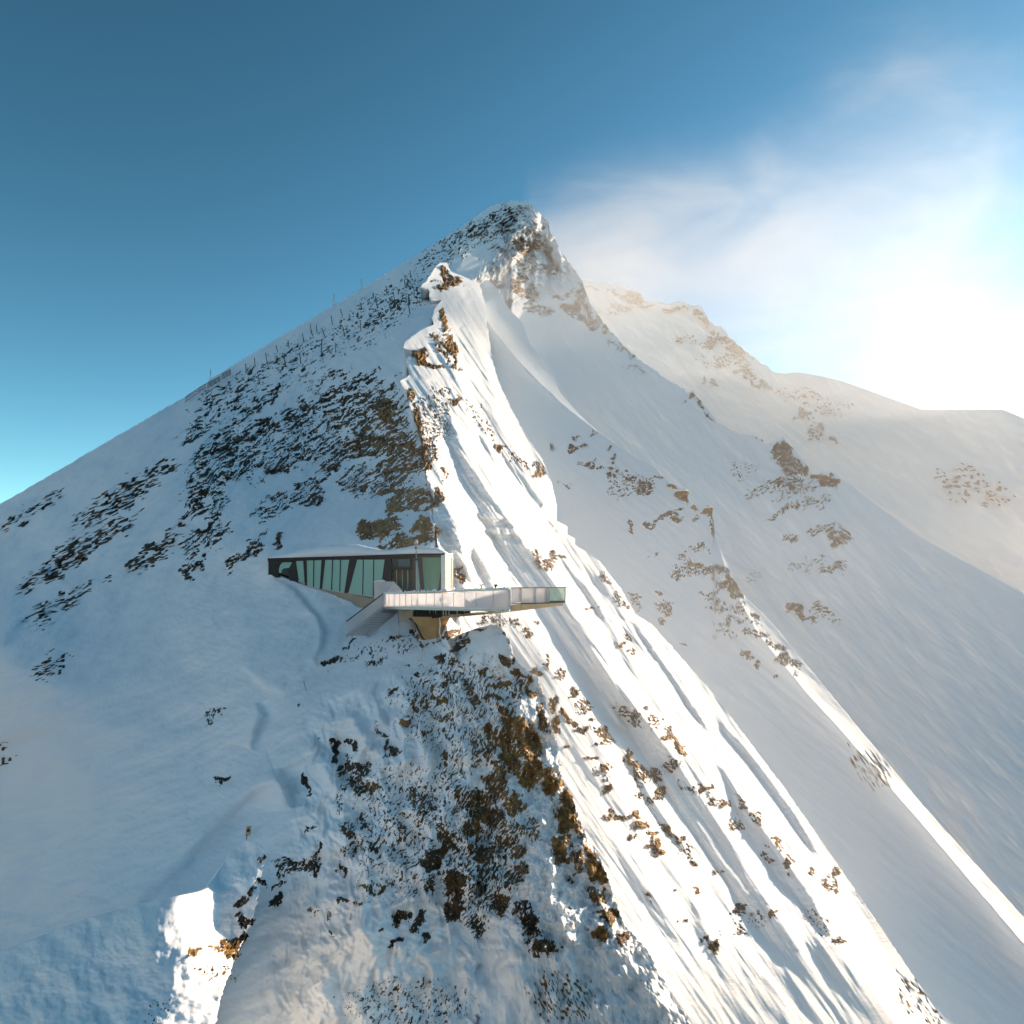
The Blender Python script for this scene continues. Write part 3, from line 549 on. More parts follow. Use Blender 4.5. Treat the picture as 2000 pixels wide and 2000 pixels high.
# sunlit flank right of the main ridge
ys = np.r_[np.arange(512, 1858, 1.75), np.arange(1862, 2150, 6.0)]
u = np.linspace(0, 1, 440)[None]
xl = xlB(ys) + 1.2 * fbm(ys / 6, ys * 0 + 7.7, 14, 3, .6) * sstep(1150, 1050, ys)
xr = xrB(ys) + 0.9 * fbm(ys / 8, ys * 0 + 8.8, 15, 4, .6)
Y = np.repeat(ys[:, None], 440, 1); X = xl[:, None] + (xr - xl)[:, None] * u
D = DB(X, Y)
ins_ = sstep(xrC(Y) + 45, xrC(Y) - 5, X) * (Y > 1225)
D = D * (1 - ins_) + np.maximum(D, G(X, Y) * 1.05) * ins_
P = positions(X, Y, D)
V = np.full(X.shape, 0.66)
V = bands(X, Y, V, [
    ([(900, 560, 4), (925, 640, 8), (955, 720, 10), (985, 800, 12), (1015, 870, 10)], 0.85, 6),
    ([(905, 620, 2), (930, 690, 10), (950, 760, 12), (965, 830, 8)], 0.62, 8),
    ([(870, 640, 8), (905, 740, 12), (950, 860, 18), (985, 950, 18), (1030, 1020, 16), (1075, 1090, 14), (1115, 1150, 16), (1160, 1220, 18), (1210, 1290, 22), (1262, 1360, 26), (1320, 1450, 30)], 1.0, 9),
    ([(1085, 1000, 20), (1060, 960, 16), (1030, 900, 14), (1000, 830, 12)], 0.9, 8),
    ([(872, 800, 2), (885, 855, 5), (908, 915, 10), (940, 975, 15), (972, 1030, 18), (1004, 1080, 24), (1030, 1120, 30), (1060, 1160, 30), (1090, 1205, 26), (1130, 1265, 22)], 0.1, 7),
    ([(935, 830, 6), (950, 880, 6), (965, 910, 4)], 0.45, 7),
    ([(1028, 905, 3), (1040, 935, 4), (1060, 975, 3)], 0.4, 4),
    ([(855, 840, 4), (868, 900, 14), (890, 970, 18), (918, 1030, 16), (950, 1090, 14), (985, 1150, 14), (1010, 1185, 14)], 1.0, 6),
    ([(853, 965, 3), (866, 1000, 7), (882, 1050, 13), (895, 1100, 17), (902, 1145, 15)], 0.12, 6),
    ([(922, 1060, 3), (938, 1095, 7), (955, 1140, 9)], 0.1, 5),
    ([(905, 1080, 3), (925, 1120, 5), (938, 1150, 6)], 0.75, 5),
    ([(880, 1195, 9), (884, 1225, 10), (880, 1250, 8)], 1.0, 5),
    ([(900, 1200, 10), (935, 1215, 18), (960, 1240, 20), (1000, 1280, 22), (1040, 1340, 16), (1075, 1400, 14)], 0.45, 8),
    ([(1032, 1170, 8), (1050, 1220, 16), (1080, 1275, 20), (1110, 1330, 20), (1150, 1385, 16), (1180, 1440, 12), (1205, 1490, 10), (1245, 1560, 12), (1290, 1630, 14), (1340, 1700, 12), (1400, 1780, 10), (1450, 1850, 10)], 1.0, 7),
    ([(1075, 1200, 3), (1112, 1250, 12), (1160, 1310, 18), (1190, 1350, 20), (1225, 1390, 18), (1262, 1440, 20), (1300, 1500, 26), (1350, 1580, 26), (1400, 1650, 26), (1450, 1720, 22), (1500, 1800, 20), (1550, 1880, 18)], 0.08, 6),
    ([(1163, 1318, 4), (1170, 1350, 9), (1185, 1385, 8), (1205, 1410, 6)], 0.0, 4),
    ([(1095, 1095, 8), (1125, 1115, 12), (1165, 1160, 16), (1200, 1215, 12), (1230, 1250, 8)], 0.05, 5),
    ([(1172, 1098, 3), (1196, 1132, 6), (1216, 1165, 7), (1232, 1200, 8), (1262, 1240, 14), (1290, 1290, 22), (1340, 1360, 26), (1390, 1430, 28), (1440, 1500, 28), (1500, 1590, 28), (1560, 1670, 28), (1610, 1740, 28), (1680, 1850, 28), (1800, 2020, 28)], 1.0, 7),
    ([(1110, 1100, 6), (1150, 1140, 8), (1190, 1195, 9), (1225, 1260, 14), (1260, 1310, 20), (1300, 1370, 26), (1340, 1430, 22)], 1.0, 6),
    ([(1235, 1215, 2), (1290, 1290, 3), (1335, 1360, 3), (1370, 1410, 3), (1385, 1430, 1)], 0.3, 3),
    ([(1400, 1405, 2), (1425, 1440, 6), (1460, 1480, 4), (1500, 1525, 5), (1545, 1590, 6), (1590, 1660, 5)], 0.05, 4),
    ([(1362, 1425, 3), (1378, 1450, 7), (1395, 1462, 8)], 0.1, 5),
    ([(1410, 1495, 4), (1418, 1530, 12), (1432, 1565, 14), (1455, 1600, 16), (1490, 1650, 14), (1530, 1700, 14), (1570, 1750, 12), (1620, 1820, 12)], 0.05, 6),
    ([(1370, 1440, 10), (1395, 1490, 12), (1410, 1540, 14), (1425, 1580, 10)], 0.9, 6),
    ([(1470, 1720, 3), (1500, 1740, 10), (1530, 1780, 12), (1560, 1820, 12), (1580, 1870, 12)], 0.95, 6),
    ([(1545, 1735, 2), (1560, 1770, 3), (1570, 1795, 2)], 1.0, 3),
    ([(1590, 1720, 4), (1615, 1790, 10), (1640, 1850, 10)], 1.0, 6),
    ([(1120, 1660, 6), (1150, 1730, 8), (1200, 1810, 10), (1240, 1860, 10)], 0.9, 6),
    ([(1130, 1530, 6), (1180, 1620, 12), (1230, 1700, 14), (1290, 1780, 16), (1340, 1860, 16)], 0.5, 12),
    ([(1210, 1500, 2), (1245, 1560, 4), (1300, 1640, 4), (1350, 1720, 5), (1385, 1790, 8), (1430, 1860, 10)], 1.0, 4),
    ([(1225, 1470, 3), (1250, 1530, 6), (1290, 1600, 6), (1330, 1660, 5)], 0.1, 5),
    ([(1355, 1770, 4), (1365, 1810, 8), (1385, 1845, 8)], 0.1, 5),
    ([(1430, 1725, 3), (1440, 1760, 6), (1470, 1810, 5)], 0.1, 5),
])
fan = (X - 850) * 0.62 - (Y - 700) * 0.42
V = V + (0.0 * fan + 0.10 * fbm(fan / 30, (X + Y) / 500, 77, 2)) * (1 - 0.7 * sstep(1640, 1720, X))
V = np.clip(V, 0.2, 1.1)
h = blur_rows(relief(P, V - 0.62, 0.85, 60, 1), 9, 0)
wl = fbm(fan / 4.2, (X + Y) / 160, 78, 3, .6) * 0.7 + fbm(fan / 11, (X + Y) / 260, 79, 4, .6)
h = h + relief(P, wl * 0.16 * (1 - 0.75 * sstep(1640, 1720, X)) * sstep(530, 640, Y), 0.9, 16, 1)
m, e, t = rock_field(X, Y, ROCK_B, 35, 10.0, 4.2, 25, boost=0.45)
h = h + rock_height(m, e, X, Y, D, 26, 1.2)
P = push(P, h, 0.25)
def side_skirt(P, right=True, left=True, dx=-.01, dz=-.45):
    out = [P]
    if right:
        r = P[:, -1:]; u_ = r / r[..., 1:2]
        out += [r + u_ * s_ + np.array([dx * s_, 0, dz * s_]) for s_ in (0.8, 4, 14, 50)]
    if left:
        l = P[:, :1]; u_ = l / l[..., 1:2]
        k = l[..., 1:2] * 0.01
        out = [l + u_ * k * s_ + k * np.array([.05 * s_, 0, -.5 * s_]) for s_ in (9, 3, .8)] + out
    return np.concatenate(out, 1)
def pad_side(a, right=True, left=True):
    return np.concatenate(([a[:, :1]] * 3 if left else []) + [a] + ([a[:, -1:]] * 4 if right else []), 1)
far = 60.0 / P[..., 1]
P2 = side_skirt(P)
top_row = P2[:1]
P2 = np.concatenate([top_row + np.array([0, 20, -14.]), top_row + np.array([0, 5, -2.]), P2], 0)
pp = lambda a: np.concatenate([pad_side(a)[:1]] * 2 + [pad_side(a)], 0)
grid_mesh('sunlit_flank', P2, {'rock': pp(m), 'tint': pp(t), 'far': pp(far)}, MT, 'brilliantly sunlit snow flank with ribs and gullies falling to the right of the ridge')
FLANK = (X, Y, P)

# near cliff under the deck
ys = np.r_[np.arange(1221, 1858, 1.6), np.arange(1862, 2150, 6.0)]
u = np.linspace(0, 1, 330)[None]
jag = fbm(ys / 7, ys * 0 + 9.9, 16, 4, .6)
xl = xlC(ys); xr = xrC(ys) + 1.6 * jag
Y = np.repeat(ys[:, None], 330, 1); X = xl[:, None] + (xr - xl)[:, None] * u
D = G(X, Y)
lift = sstep(0, 0.06, u) * 0.05 + np.zeros_like(X)
lo = left_relief(X, Y, D); cl = cliff_relief(X, Y, D)
V = np.full(X.shape, 0.0)
V = bands(X, Y, V, [([(996, 1258, 2), (1000, 1300, 5), (1003, 1330, 8), (1025, 1370, 8), (1050, 1410, 8), (1062, 1450, 6), (1080, 1480, 4)], 1.0, 4),
                    ([(1060, 1580, 3), (1072, 1660, 8), (1085, 1720, 12), (1100, 1780, 18), (1115, 1850, 22), (1150, 1950, 25)], 1.0, 5),
                    ([(1120, 1640, 3), (1160, 1720, 8), (1200, 1800, 10), (1230, 1850, 14), (1300, 1950, 20)], 1.0, 5),
                    ([(1000, 1420, 4), (1040, 1480, 10), (1055, 1540, 8), (1050, 1590, 5)], 0.8, 5),
                    ([(975, 1650, 2), (985, 1700, 7), (995, 1730, 3)], 1.0, 4),
                    ([(1090, 1520, 6), (1110, 1570, 6), (1135, 1620, 6), (1165, 1690, 6)], 0.8, 5)])
P = positions(X, Y, D)
h = relief(P, V - 0.1, 1.0, 40, 1)
h = h + lo + cl + sstep(960, 1080, X) * fbm(X / 24, Y / 30, 83, 4, .6) * 0.25
m, e, t = rock_field(X, Y, ROCK_C, -62, 15.0, 4.2, 91, boost=0.6)
h = h + rock_height(m, e, X, Y, D, 22) + lift - 0.02
P = push(P, h, 0.22)
far = 60.0 / P[..., 1]
P2 = side_skirt(P, True, False)
P2 = np.concatenate([P2[:1] + np.array([0, 6, -5.]), P2[:1] + np.array([0, 1.2, -.4]), P2], 0)
pp = lambda a: np.concatenate([pad_side(a, True, False)[:1]] * 2 + [pad_side(a, True, False)], 0)
grid_mesh('rocky_cliff', P2, {'rock': pp(m), 'tint': pp(t), 'far': pp(far)}, MT, 'steep snowy cliff with brown and dark rock below the viewing deck')

# near spur of wind-packed snow at the lower left
ys = np.arange(1640, 2150, 1.9)
u = np.linspace(0, 1, 200)[None] ** 0.8
xlS = curve([(1640, 487), (1644, 476), (1652, 464), (1662, 454), (1690, 434), (1715, 418), (1735, 403), (1742, 385), (1747, 359), (1760, 300), (1790, 180), (1850, 20), (1950, -280), (2150, -600)])
xrS = curve([(1640, 492), (1645, 503), (1652, 511), (1662, 516), (1700, 512), (1740, 506), (1790, 494), (1830, 478), (1856, 465), (1950, 430), (2150, 390)])
xl = xlS(ys); xr = xrS(ys) + 1.5 * fbm(ys / 7, ys * 0 + 5.5, 17, 4, .6)
Y = np.repeat(ys[:, None], 200, 1); X = xl[:, None] + (xr - xl)[:, None] * u
GS = tps([(488, 1645, 27.4), (455, 1668, 27.3), (514, 1668, 27.0), (420, 1715, 26.2), (509, 1720, 25.8), (465, 1740, 25.5), (400, 1745, 25.0), (359, 1755, 23.6), (420, 1800, 24.2), (494, 1790, 24.8), (359, 1856, 21.2), (465, 1856, 23.0), (250, 1800, 23.6), (0, 1880, 24.5), (-280, 1960, 26), (200, 2100, 18.0), (400, 2100, 18.5), (-400, 2100, 23)])
P = positions(X, Y, GS(X, Y))
V = bands(X, Y, np.where(X < 330, 0.15, 0.45), [([(345, 1830, 40), (359, 1800, 52), (415, 1805, 42), (425, 1870, 40)], 1.0, 26), ([(488, 1650, 18), (470, 1690, 34), (462, 1730, 34), (478, 1790, 22), (480, 1840, 14)], 0.0, 22),
      ([(462, 1772, 1.5), (440, 1800, 2), (418, 1822, 1)], 0.1, 2.5), ([(372, 1800, 3), (380, 1856, 8)], 0.55, 8), ([(352, 1752, 3), (368, 1744, 2)], 0.2, 3), ([(436, 1815, 3), (428, 1860, 5)], 0.6, 4)])
h = blur_rows(relief(P, V - 0.45, 1.0, 60, 1), 6, 0) + fbm(X / 60, Y / 60, 85, 4) * 0.05
m, e, t = rock_field(X, Y, ROCK_C, -62, 15.0, 4.2, 91, boost=0.4)
h = h + rock_height(m, e, X, Y, P[..., 1], 22)
P = push(P, h, 0.22)
far = 60.0 / P[..., 1]
SK = (0.25, 0.8, 1.8, 3.5, 7.0, 13.0)
def back_off(e):
    u_ = e / e[..., 1:2]
    return [e + u_ * s_ + np.array([-.16, 0, -.21]) * s_ for s_ in SK]
P2 = np.concatenate(back_off(P[:, :1])[::-1] + [P] + back_off(P[:, -1:]), 1)
P2 = np.concatenate(back_off(P2[:1])[::-1] + [P2], 0)
def pp(a, z=1.0):
    n = len(SK)
    a = np.concatenate([a[:, :1] * z] * n + [a] + [a[:, -1:] * z] * n, 1)
    return np.concatenate([a[:1] * z] * n + [a], 0)
m = pp(m, 0.0) 
grid_mesh('snow_spur', P2, {'rock': m, 'tint': pp(t), 'far': pp(far)}, MT, 'wind-packed snow spur with a sunlit foot and rocks on its edge at the lower left')
# surrounding snowy valley and opposite mountains (out of view; heights shaped so their sunlit sides fill the shaded faces)
ra = np.concatenate([np.linspace(60, 1500, 40), np.linspace(1600, 7000, 60)])
aa = np.radians(np.linspace(0, 360, 241))
Rr, Aa = np.meshgrid(ra, aa, indexing='ij')
X = np.sin(Aa) * Rr; Yw = np.cos(Aa) * Rr
front = sstep(-0.25, 0.55, np.cos(Aa))
rise = sstep(350, 2600, Rr) * (950 - 800 * front)
rg = fbm(X / 900, Yw / 900, 301, 5, .5); rg2 = 1 - np.abs(fbm(X / 1400, Yw / 1400, 302, 4, .5))
Zw = -330 - 160 * sstep(100, 500, Rr) + rise * (0.75 + 0.25 * rg) + sstep(500, 2500, Rr) * rg2 * (150 - 120 * front) + sstep(200, 900, Rr) * rg * 40 - Rr * 0.02
P = np.stack([X, Yw, Zw], -1)
P[:, -1] = P[:, 0]
P = P[::-1]
grid_mesh('unseen_valley', P, {'rock': np.maximum(sstep(0.9, 1.5, rg[::-1]), sstep(-150, -260, P[..., 2] - 330 * sstep(0.2, -0.4, np.sin(Aa[::-1])))) * 0.9, 'tint': rg * 0 + .2, 'far': rg * 0 + 0.02}, MT, 'unseen snow-covered valley and opposite mountains around the peak, shaped for bounce light')  # low ground, most at the left, darkened to cut bounce light
# ------------------------------------------------------------------ builders for things
def tag(o, label=None, cat=None, group=None, kind=None):
    if label: o['label'] = label
    if cat: o['category'] = cat
    if group: o['group'] = group
    if kind: o['kind'] = kind
    return o

def thing(name, label, cat, loc=(0, 0, 0), group=None):
    o = bpy.data.objects.new(name, None); COL.objects.link(o)
    o.location = loc; o.empty_display_size = 0.3
    tag(o, label, cat, group)
    return o

def mesh_obj(name, verts, faces, m, parent=None, smooth=False, bevel=0.0):
    me = bpy.data.meshes.new(name)
    bm = bmesh.new()
    vs = [bm.verts.new(Vector(v)) for v in verts]
    for f in faces:
        try: bm.faces.new([vs[i] for i in f])
        except ValueError: pass
    bmesh.ops.recalc_face_normals(bm, faces=bm.faces)
    if bevel:
        bmesh.ops.bevel(bm, geom=list(bm.edges), offset=bevel, segments=1, affect='EDGES', clamp_overlap=True)
    bm.to_mesh(me); bm.free()
    if smooth:
        for p in me.polygons: p.use_smooth = True
    me.materials.append(m)
    o = bpy.data.objects.new(name, me); COL.objects.link(o)
    if parent is not None:
        o.parent = parent
        o.matrix_parent_inverse.identity()
        o.location = -Vector(parent.location)
    return o

def prism_vf(front, back):
    n = len(front)
    faces = [tuple(range(n)), tuple(range(2 * n - 1, n - 1, -1))] + [(i, (i + 1) % n, n + (i + 1) % n, n + i) for i in range(n)]
    return list(front) + list(back), faces

def prism(name, front, off, m, parent=None, bevel=0.0):
    """polygon given in space, thickened by the vector off"""
    v, f = prism_vf([Vector(p) for p in front], [Vector(p) + Vector(off) for p in front])
    return mesh_obj(name, v, f, m, parent, bevel=bevel)

def bar(name, a, b, w, h, m, parent=None, up=(0, 0, 1), bevel=0.0):
    a, b = Vector(a), Vector(b); d = (b - a).normalized(); u = Vector(up)
    s = d.cross(u)
    if s.length < 1e-3: s = d.cross(Vector((1, 0, 0)))
    s.normalize(); u = s.cross(d).normalized()
    q = lambda p: [p + s * w / 2 + u * h / 2, p - s * w / 2 + u * h / 2, p - s * w / 2 - u * h / 2, p + s * w / 2 - u * h / 2]
    v, f = prism_vf(q(a), q(b))
    return mesh_obj(name, v, f, m, parent, bevel=bevel)

def tube(name, pts, r, m, parent=None, seg=8):
    pts = [Vector(p) for p in pts]; V = []; Fc = []
    rr = r if isinstance(r, (list, tuple)) else [r] * len(pts)
    for i, p in enumerate(pts):
        d = (pts[min(i + 1, len(pts) - 1)] - pts[max(i - 1, 0)]).normalized()
        s = d.cross(Vector((0.3, 1, 0.2))).normalized(); u = s.cross(d)
        for k in range(seg):
            t = 2 * math.pi * k / seg
            V.append(p + (s * math.cos(t) + u * math.sin(t)) * rr[i])
    for i in range(len(pts) - 1):
        for k in range(seg):
            Fc.append((i * seg + k, i * seg + (k + 1) % seg, (i + 1) * seg + (k + 1) % seg, (i + 1) * seg + k))
    Fc += [tuple(range(seg)), tuple(range(len(V) - 1, len(V) - seg - 1, -1))]
    return mesh_obj(name, V, Fc, m, parent, smooth=True)

M_dark = mat('dark_cladding', (0.010, 0.014, 0.017), 0.55, spec=0.2, noise=0.25, nscale=3, bump=0.05)
M_brown = mat('brown_steel', (0.06, 0.04, 0.032), 0.5, metal=0.3, noise=0.2, nscale=4)
M_conc = mat('board_marked_concrete', (0.33, 0.27, 0.2), 0.85, noise=0.3, nscale=1.6, bump=0.35)
M_concw = mat('sun_tinted_concrete', (0.42, 0.27, 0.11), 0.85, noise=0.3, nscale=1.4, bump=0.4)  # concrete with warm bounced sunlight put into its colour
M_steel = mat('galvanised_steel', (0.42, 0.44, 0.46), 0.4, metal=0.7, noise=0.15, nscale=8)
M_white = mat('white_render', (0.78, 0.74, 0.7), 0.7, noise=0.06, nscale=3, bump=0.1)
M_snow = mat('packed_snow', (0.85, 0.87, 0.89), 0.7, spec=0.2, noise=0.03, nscale=2, bump=0.25)
M_frost = mat('frosted_metal', (0.6, 0.62, 0.63), 0.8, noise=0.2, nscale=4)
M_post = mat('dark_stake', (0.03, 0.03, 0.035), 0.7)
M_black = mat('matt_black', (0.012, 0.013, 0.015), 0.6)
M_soffit = mat('soffit_panel', (0.42, 0.36, 0.22), 0.55, noise=0.15, nscale=2)
M_orange = mat('orange_sign_paint', (0.62, 0.30, 0.14), 0.6)
M_cream = mat('cream_sign_paint', (0.62, 0.52, 0.42), 0.6)

def glass(name, tint, base, see=0.0, rough=0.06, tr_col=(0.75, 0.92, 0.82, 1), coat=0.55):
    m = bpy.data.materials.new(name); m.use_nodes = True
    nt = m.node_tree; N = nt.nodes; L = nt.links
    b = N['Principled BSDF']; out = N['Material Output']
    b.inputs['Base Color'].default_value = (*base, 1); b.inputs['Roughness'].default_value = rough
    b.inputs['Specular IOR Level'].default_value = 0.5; b.inputs['Specular Tint'].default_value = (*tint, 1)
    b.inputs['Coat Weight'].default_value = coat; b.inputs['Coat Roughness'].default_value = 0.03; b.inputs['Coat Tint'].default_value = (*tint, 1)
    if see:
        tr = N.new('ShaderNodeBsdfTransparent'); tr.inputs[0].default_value = tr_col
        mx = N.new('ShaderNodeMixShader'); mx.inputs[0].default_value = see
        L.new(b.outputs[0], mx.inputs[1]); L.new(tr.outputs[0], mx.inputs[2]); L.new(mx.outputs[0], out.inputs['Surface'])
    return m
M_pane = glass('green_window_glass', (0.75, 1.0, 0.9), (0.30, 0.52, 0.48))
M_pane_dark = glass('dark_entrance_glass', (0.6, 0.9, 0.95), (0.015, 0.05, 0.06))
M_pane_see = glass('clear_green_glass', (0.8, 1.0, 0.9), (0.30, 0.46, 0.36), see=0.42)

def frosted():
    m = bpy.data.materials.new('frosted_white_glass'); m.use_nodes = True
    nt = m.node_tree; N = nt.nodes; L = nt.links
    b = N['Principled BSDF']; b.inputs['Base Color'].default_value = (0.80, 0.80, 0.82, 1); b.inputs['Roughness'].default_value = 0.35
    t = N.new('ShaderNodeBsdfTranslucent'); t.inputs[0].default_value = (0.85, 0.83, 0.84, 1)
    mx = N.new('ShaderNodeMixShader'); mx.inputs[0].default_value = 0.45
    tc = N.new('ShaderNodeTexCoord'); n = N.new('ShaderNodeTexNoise'); n.inputs['Scale'].default_value = 1.2; n.inputs['Detail'].default_value = 5
    L.new(tc.outputs['Object'], n.inputs['Vector'])
    r = N.new('ShaderNodeMapRange'); r.inputs['From Min'].default_value = 0.3; r.inputs['From Max'].default_value = 0.7; r.inputs['To Min'].default_value = 0.5; r.inputs['To Max'].default_value = 0.72
    L.new(n.outputs['Fac'], r.inputs[0]); L.new(r.outputs[0], mx.inputs[0])
    L.new(b.outputs[0], mx.inputs[1]); L.new(t.outputs[0], mx.inputs[2]); L.new(mx.outputs[0], N['Material Output'].inputs['Surface'])
    return m
M_frosted = frosted()
M_endglass = glass('pale_green_glass', (0.95, 1.0, 0.96), (0.78, 0.82, 0.74), see=0.72, tr_col=(0.93, 0.98, 0.94, 1))

# ------------------------------------------------------------------ the glass-fronted restaurant
WL, WR = at(524, 1150, 62.0), at(869.5, 1150, 57.0)
wdir = Vector((WR.x - WL.x, WR.y - WL.y, 0)).normalized()
wn_ = Vector((wdir.y, -wdir.x, 0))                   # towards the camera
if wn_.y > 0: wn_ = -wn_
def fp(px, py, out=0.0):
    """point of the front, 'out' metres in front of it"""
    d = at(px, py, 1.0)
    o = Vector((WL.x, WL.y, 0)) + wn_ * out
    t = o.dot(wn_) / Vector((d.x, d.y, 0)).dot(wn_)
    return d * t
def fpoly(name, pts, out, thick, m, parent, bevel=0.0):
    front = [fp(x, y, out) for x, y in pts]
    return prism(name, front, -wn_ * thick, m, parent, bevel)
def ytop(x): return np.interp(x, [524, 670, 812, 869.5], [1090.6, 1086.2, 1081.3, 1081.0])
def ybase(x): return np.interp(x, [524, 546, 582, 599, 652, 685, 701, 745, 790, 870], [1117, 1124, 1136, 1143, 1162, 1176, 1187, 1194, 1200, 1206])

rest = thing('mountain_restaurant', 'long dark glass-fronted mountain restaurant half buried in snow on the ridge', 'building', tuple(fp(700, 1190)))
back = -wn_ * 5.5
# body: roof slab, back wall, side walls, floor
def rfoot(z0, z1, o=0.10):
    FL, FR = fp(523, 1090, o), fp(869.8, 1081, o); RR = at(884.8, 1081, 61.2); RL = fp(523, 1090, -5.2)
    return [Vector((FL.x, FL.y, z0)), Vector((FR.x, FR.y, z1)), Vector((RR.x, RR.y, z1)), Vector((RL.x, RL.y, z0))]
zL, zR = fp(523, ytop(523) + 3).z, fp(869.8, 1084).z
prism('roof', rfoot(zL, zR), (0, 0, 0.17), M_dark, rest)
body = [fp(524.5, 1094, -5.1), at(884.4, 1084, 61.1), at(884.4, 1153, 61.1), fp(732, 1180, -5.1), fp(524.5, 1140, -5.1)]
prism('rear_wall', body, -wn_ * 0.2, M_dark, rest)
fpoly('floor', [(524.5, 1128), (600, 1150), (732, 1168), (775, 1156), (850, 1153.5), (850, 1158), (700, 1176), (524.5, 1136)], -0.16, 2.6, M_conc, rest)
fpoly('side_wall', [(524, 1094), (526, 1094), (526, 1140), (524, 1140)], -0.01, 5.1, M_dark, rest)
# dark cladding pieces between the windows
clad = [
    [(524, ytop(524) + 3), (670, 1089.4), (812, 1084.4), (812, 1088.5), (751, 1091.8), (682, 1092.2), (634, 1092.6), (598, 1093.6), (571, 1095), (571, 1097.6), (560, 1097.8), (524, 1098.6)],
    [(524, 1098.7), (551, 1098), (546, 1103), (544, 1112), (543.5, 1119), (543.5, 1128), (524, 1128)],
    [(571, 1097.8), (577, 1095), (582.5, 1134), (582.5, 1141), (566, 1134), (563, 1124), (564, 1110)],
    [(592.2, 1094.4), (598.2, 1093.8), (599, 1143.5), (599, 1146), (595, 1144.5), (595, 1139.6)],
    [(628, 1093.2), (634.5, 1092.7), (628.3, 1149.5), (624.4, 1148.5)],
    [(682.3, 1092.4), (697, 1092.2), (679.6, 1157.6), (672.6, 1156.6)],
    [(751.3, 1091.9), (763.5, 1090.6), (763.5, 1153), (745.5, 1168), (742.8, 1168), (745.6, 1136)],
]
for c in clad: fpoly('cladding_panel', c, 0.0, 0.22, M_dark, rest)
# window groups: outline top/bottom pairs of x at the panes' edges
def wgroup(xt, xb, yt0, yt1, yb0, yb1, m=M_pane, name='window'):
    fr = fpoly(name, [(xt[0], yt0), (xt[-1], yt1), (xt[-1], yt1 + .9), (xt[0], yt0 + .9)], -0.03, 0.10, M_dark, rest)
    n = len(xt) - 1
    for i in range(n):
        f0 = (xt[i] - xt[0]) / (xt[-1] - xt[0]); f1 = (xt[i + 1] - xt[0]) / (xt[-1] - xt[0])
        g0 = (xb[i] - xb[0]) / (xb[-1] - xb[0]); g1 = (xb[i + 1] - xb[0]) / (xb[-1] - xb[0])
        e = 0.55
        t0 = (xt[i] + (e if i else .1), yt0 + (yt1 - yt0) * f0 + .9); t1 = (xt[i + 1] - (e if i < n - 1 else .1), yt0 + (yt1 - yt0) * f1 + .9)
        b1 = (xb[i + 1] - (e if i < n - 1 else .1), yb0 + (yb1 - yb0) * g1); b0 = (xb[i] + (e if i else .1), yb0 + (yb1 - yb0) * g0)
        p = fpoly('pane', [t0, t1, b1, b0], -0.06, 0.03, m, None)
        p.parent = fr; p.matrix_parent_inverse = fr.matrix_world.inverted(); p.location = (0, 0, 0)
        p.matrix_parent_inverse.identity(); 
        if i < n - 1:
            q = fpoly('mullion', [(t1[0], t1[1] - .9), (t1[0] + 2 * e, t1[1] - .9), (b1[0] + 2 * e, b1[1]), (b1[0], b1[1])], 0.0, 0.12, M_dark, None)
            q.parent = fr; q.matrix_parent_inverse.identity()
    s = fpoly('sill', [(xb[0], yb0), (xb[-1], yb1), (xb[-1], yb1 + 1.3), (xb[0], yb0 + 1.3)], 0.10, 0.22, M_steel, None)
    s.parent = fr; s.matrix_parent_inverse.identity()
    return fr
wgroup([577.2, 592], [582.6, 595], 1095.2, 1094.4, 1134, 1139.6)
wgroup([598.4, 612.5, 627.8], [599.2, 611.6, 624.4], 1093.8, 1093.2, 1144, 1149.2)
wgroup([634.6, 649.3, 664.6, 682.1], [628.4, 647, 663, 672.7], 1092.7, 1092.3, 1149.6, 1157)
wgroup([697.2, 709.3, 729.4, 751], [679.8, 707.8, 728.6, 745.4], 1092.3, 1091.9, 1157.6, 1168)
# rounded window in the left end
rw = fpoly('window', [(571, 1097.8), (563.8, 1110), (562.9, 1124), (556, 1123), (549.5, 1119.5), (544, 1119), (544.2, 1112), (546.2, 1104), (551, 1098.4), (557, 1097.9)], -0.05, 0.04, M_pane_dark, rest)
pn = fpoly('pane', [(570.3, 1098.4), (565.2, 1109), (554, 1110.2), (550, 1113.5), (549.2, 1119.2), (544.6, 1118.6), (544.8, 1112), (546.8, 1104.4), (551.4, 1099), (557, 1098.4)], -0.02, 0.03, M_pane, None)
pn.parent = rw; pn.matrix_parent_inverse.identity()
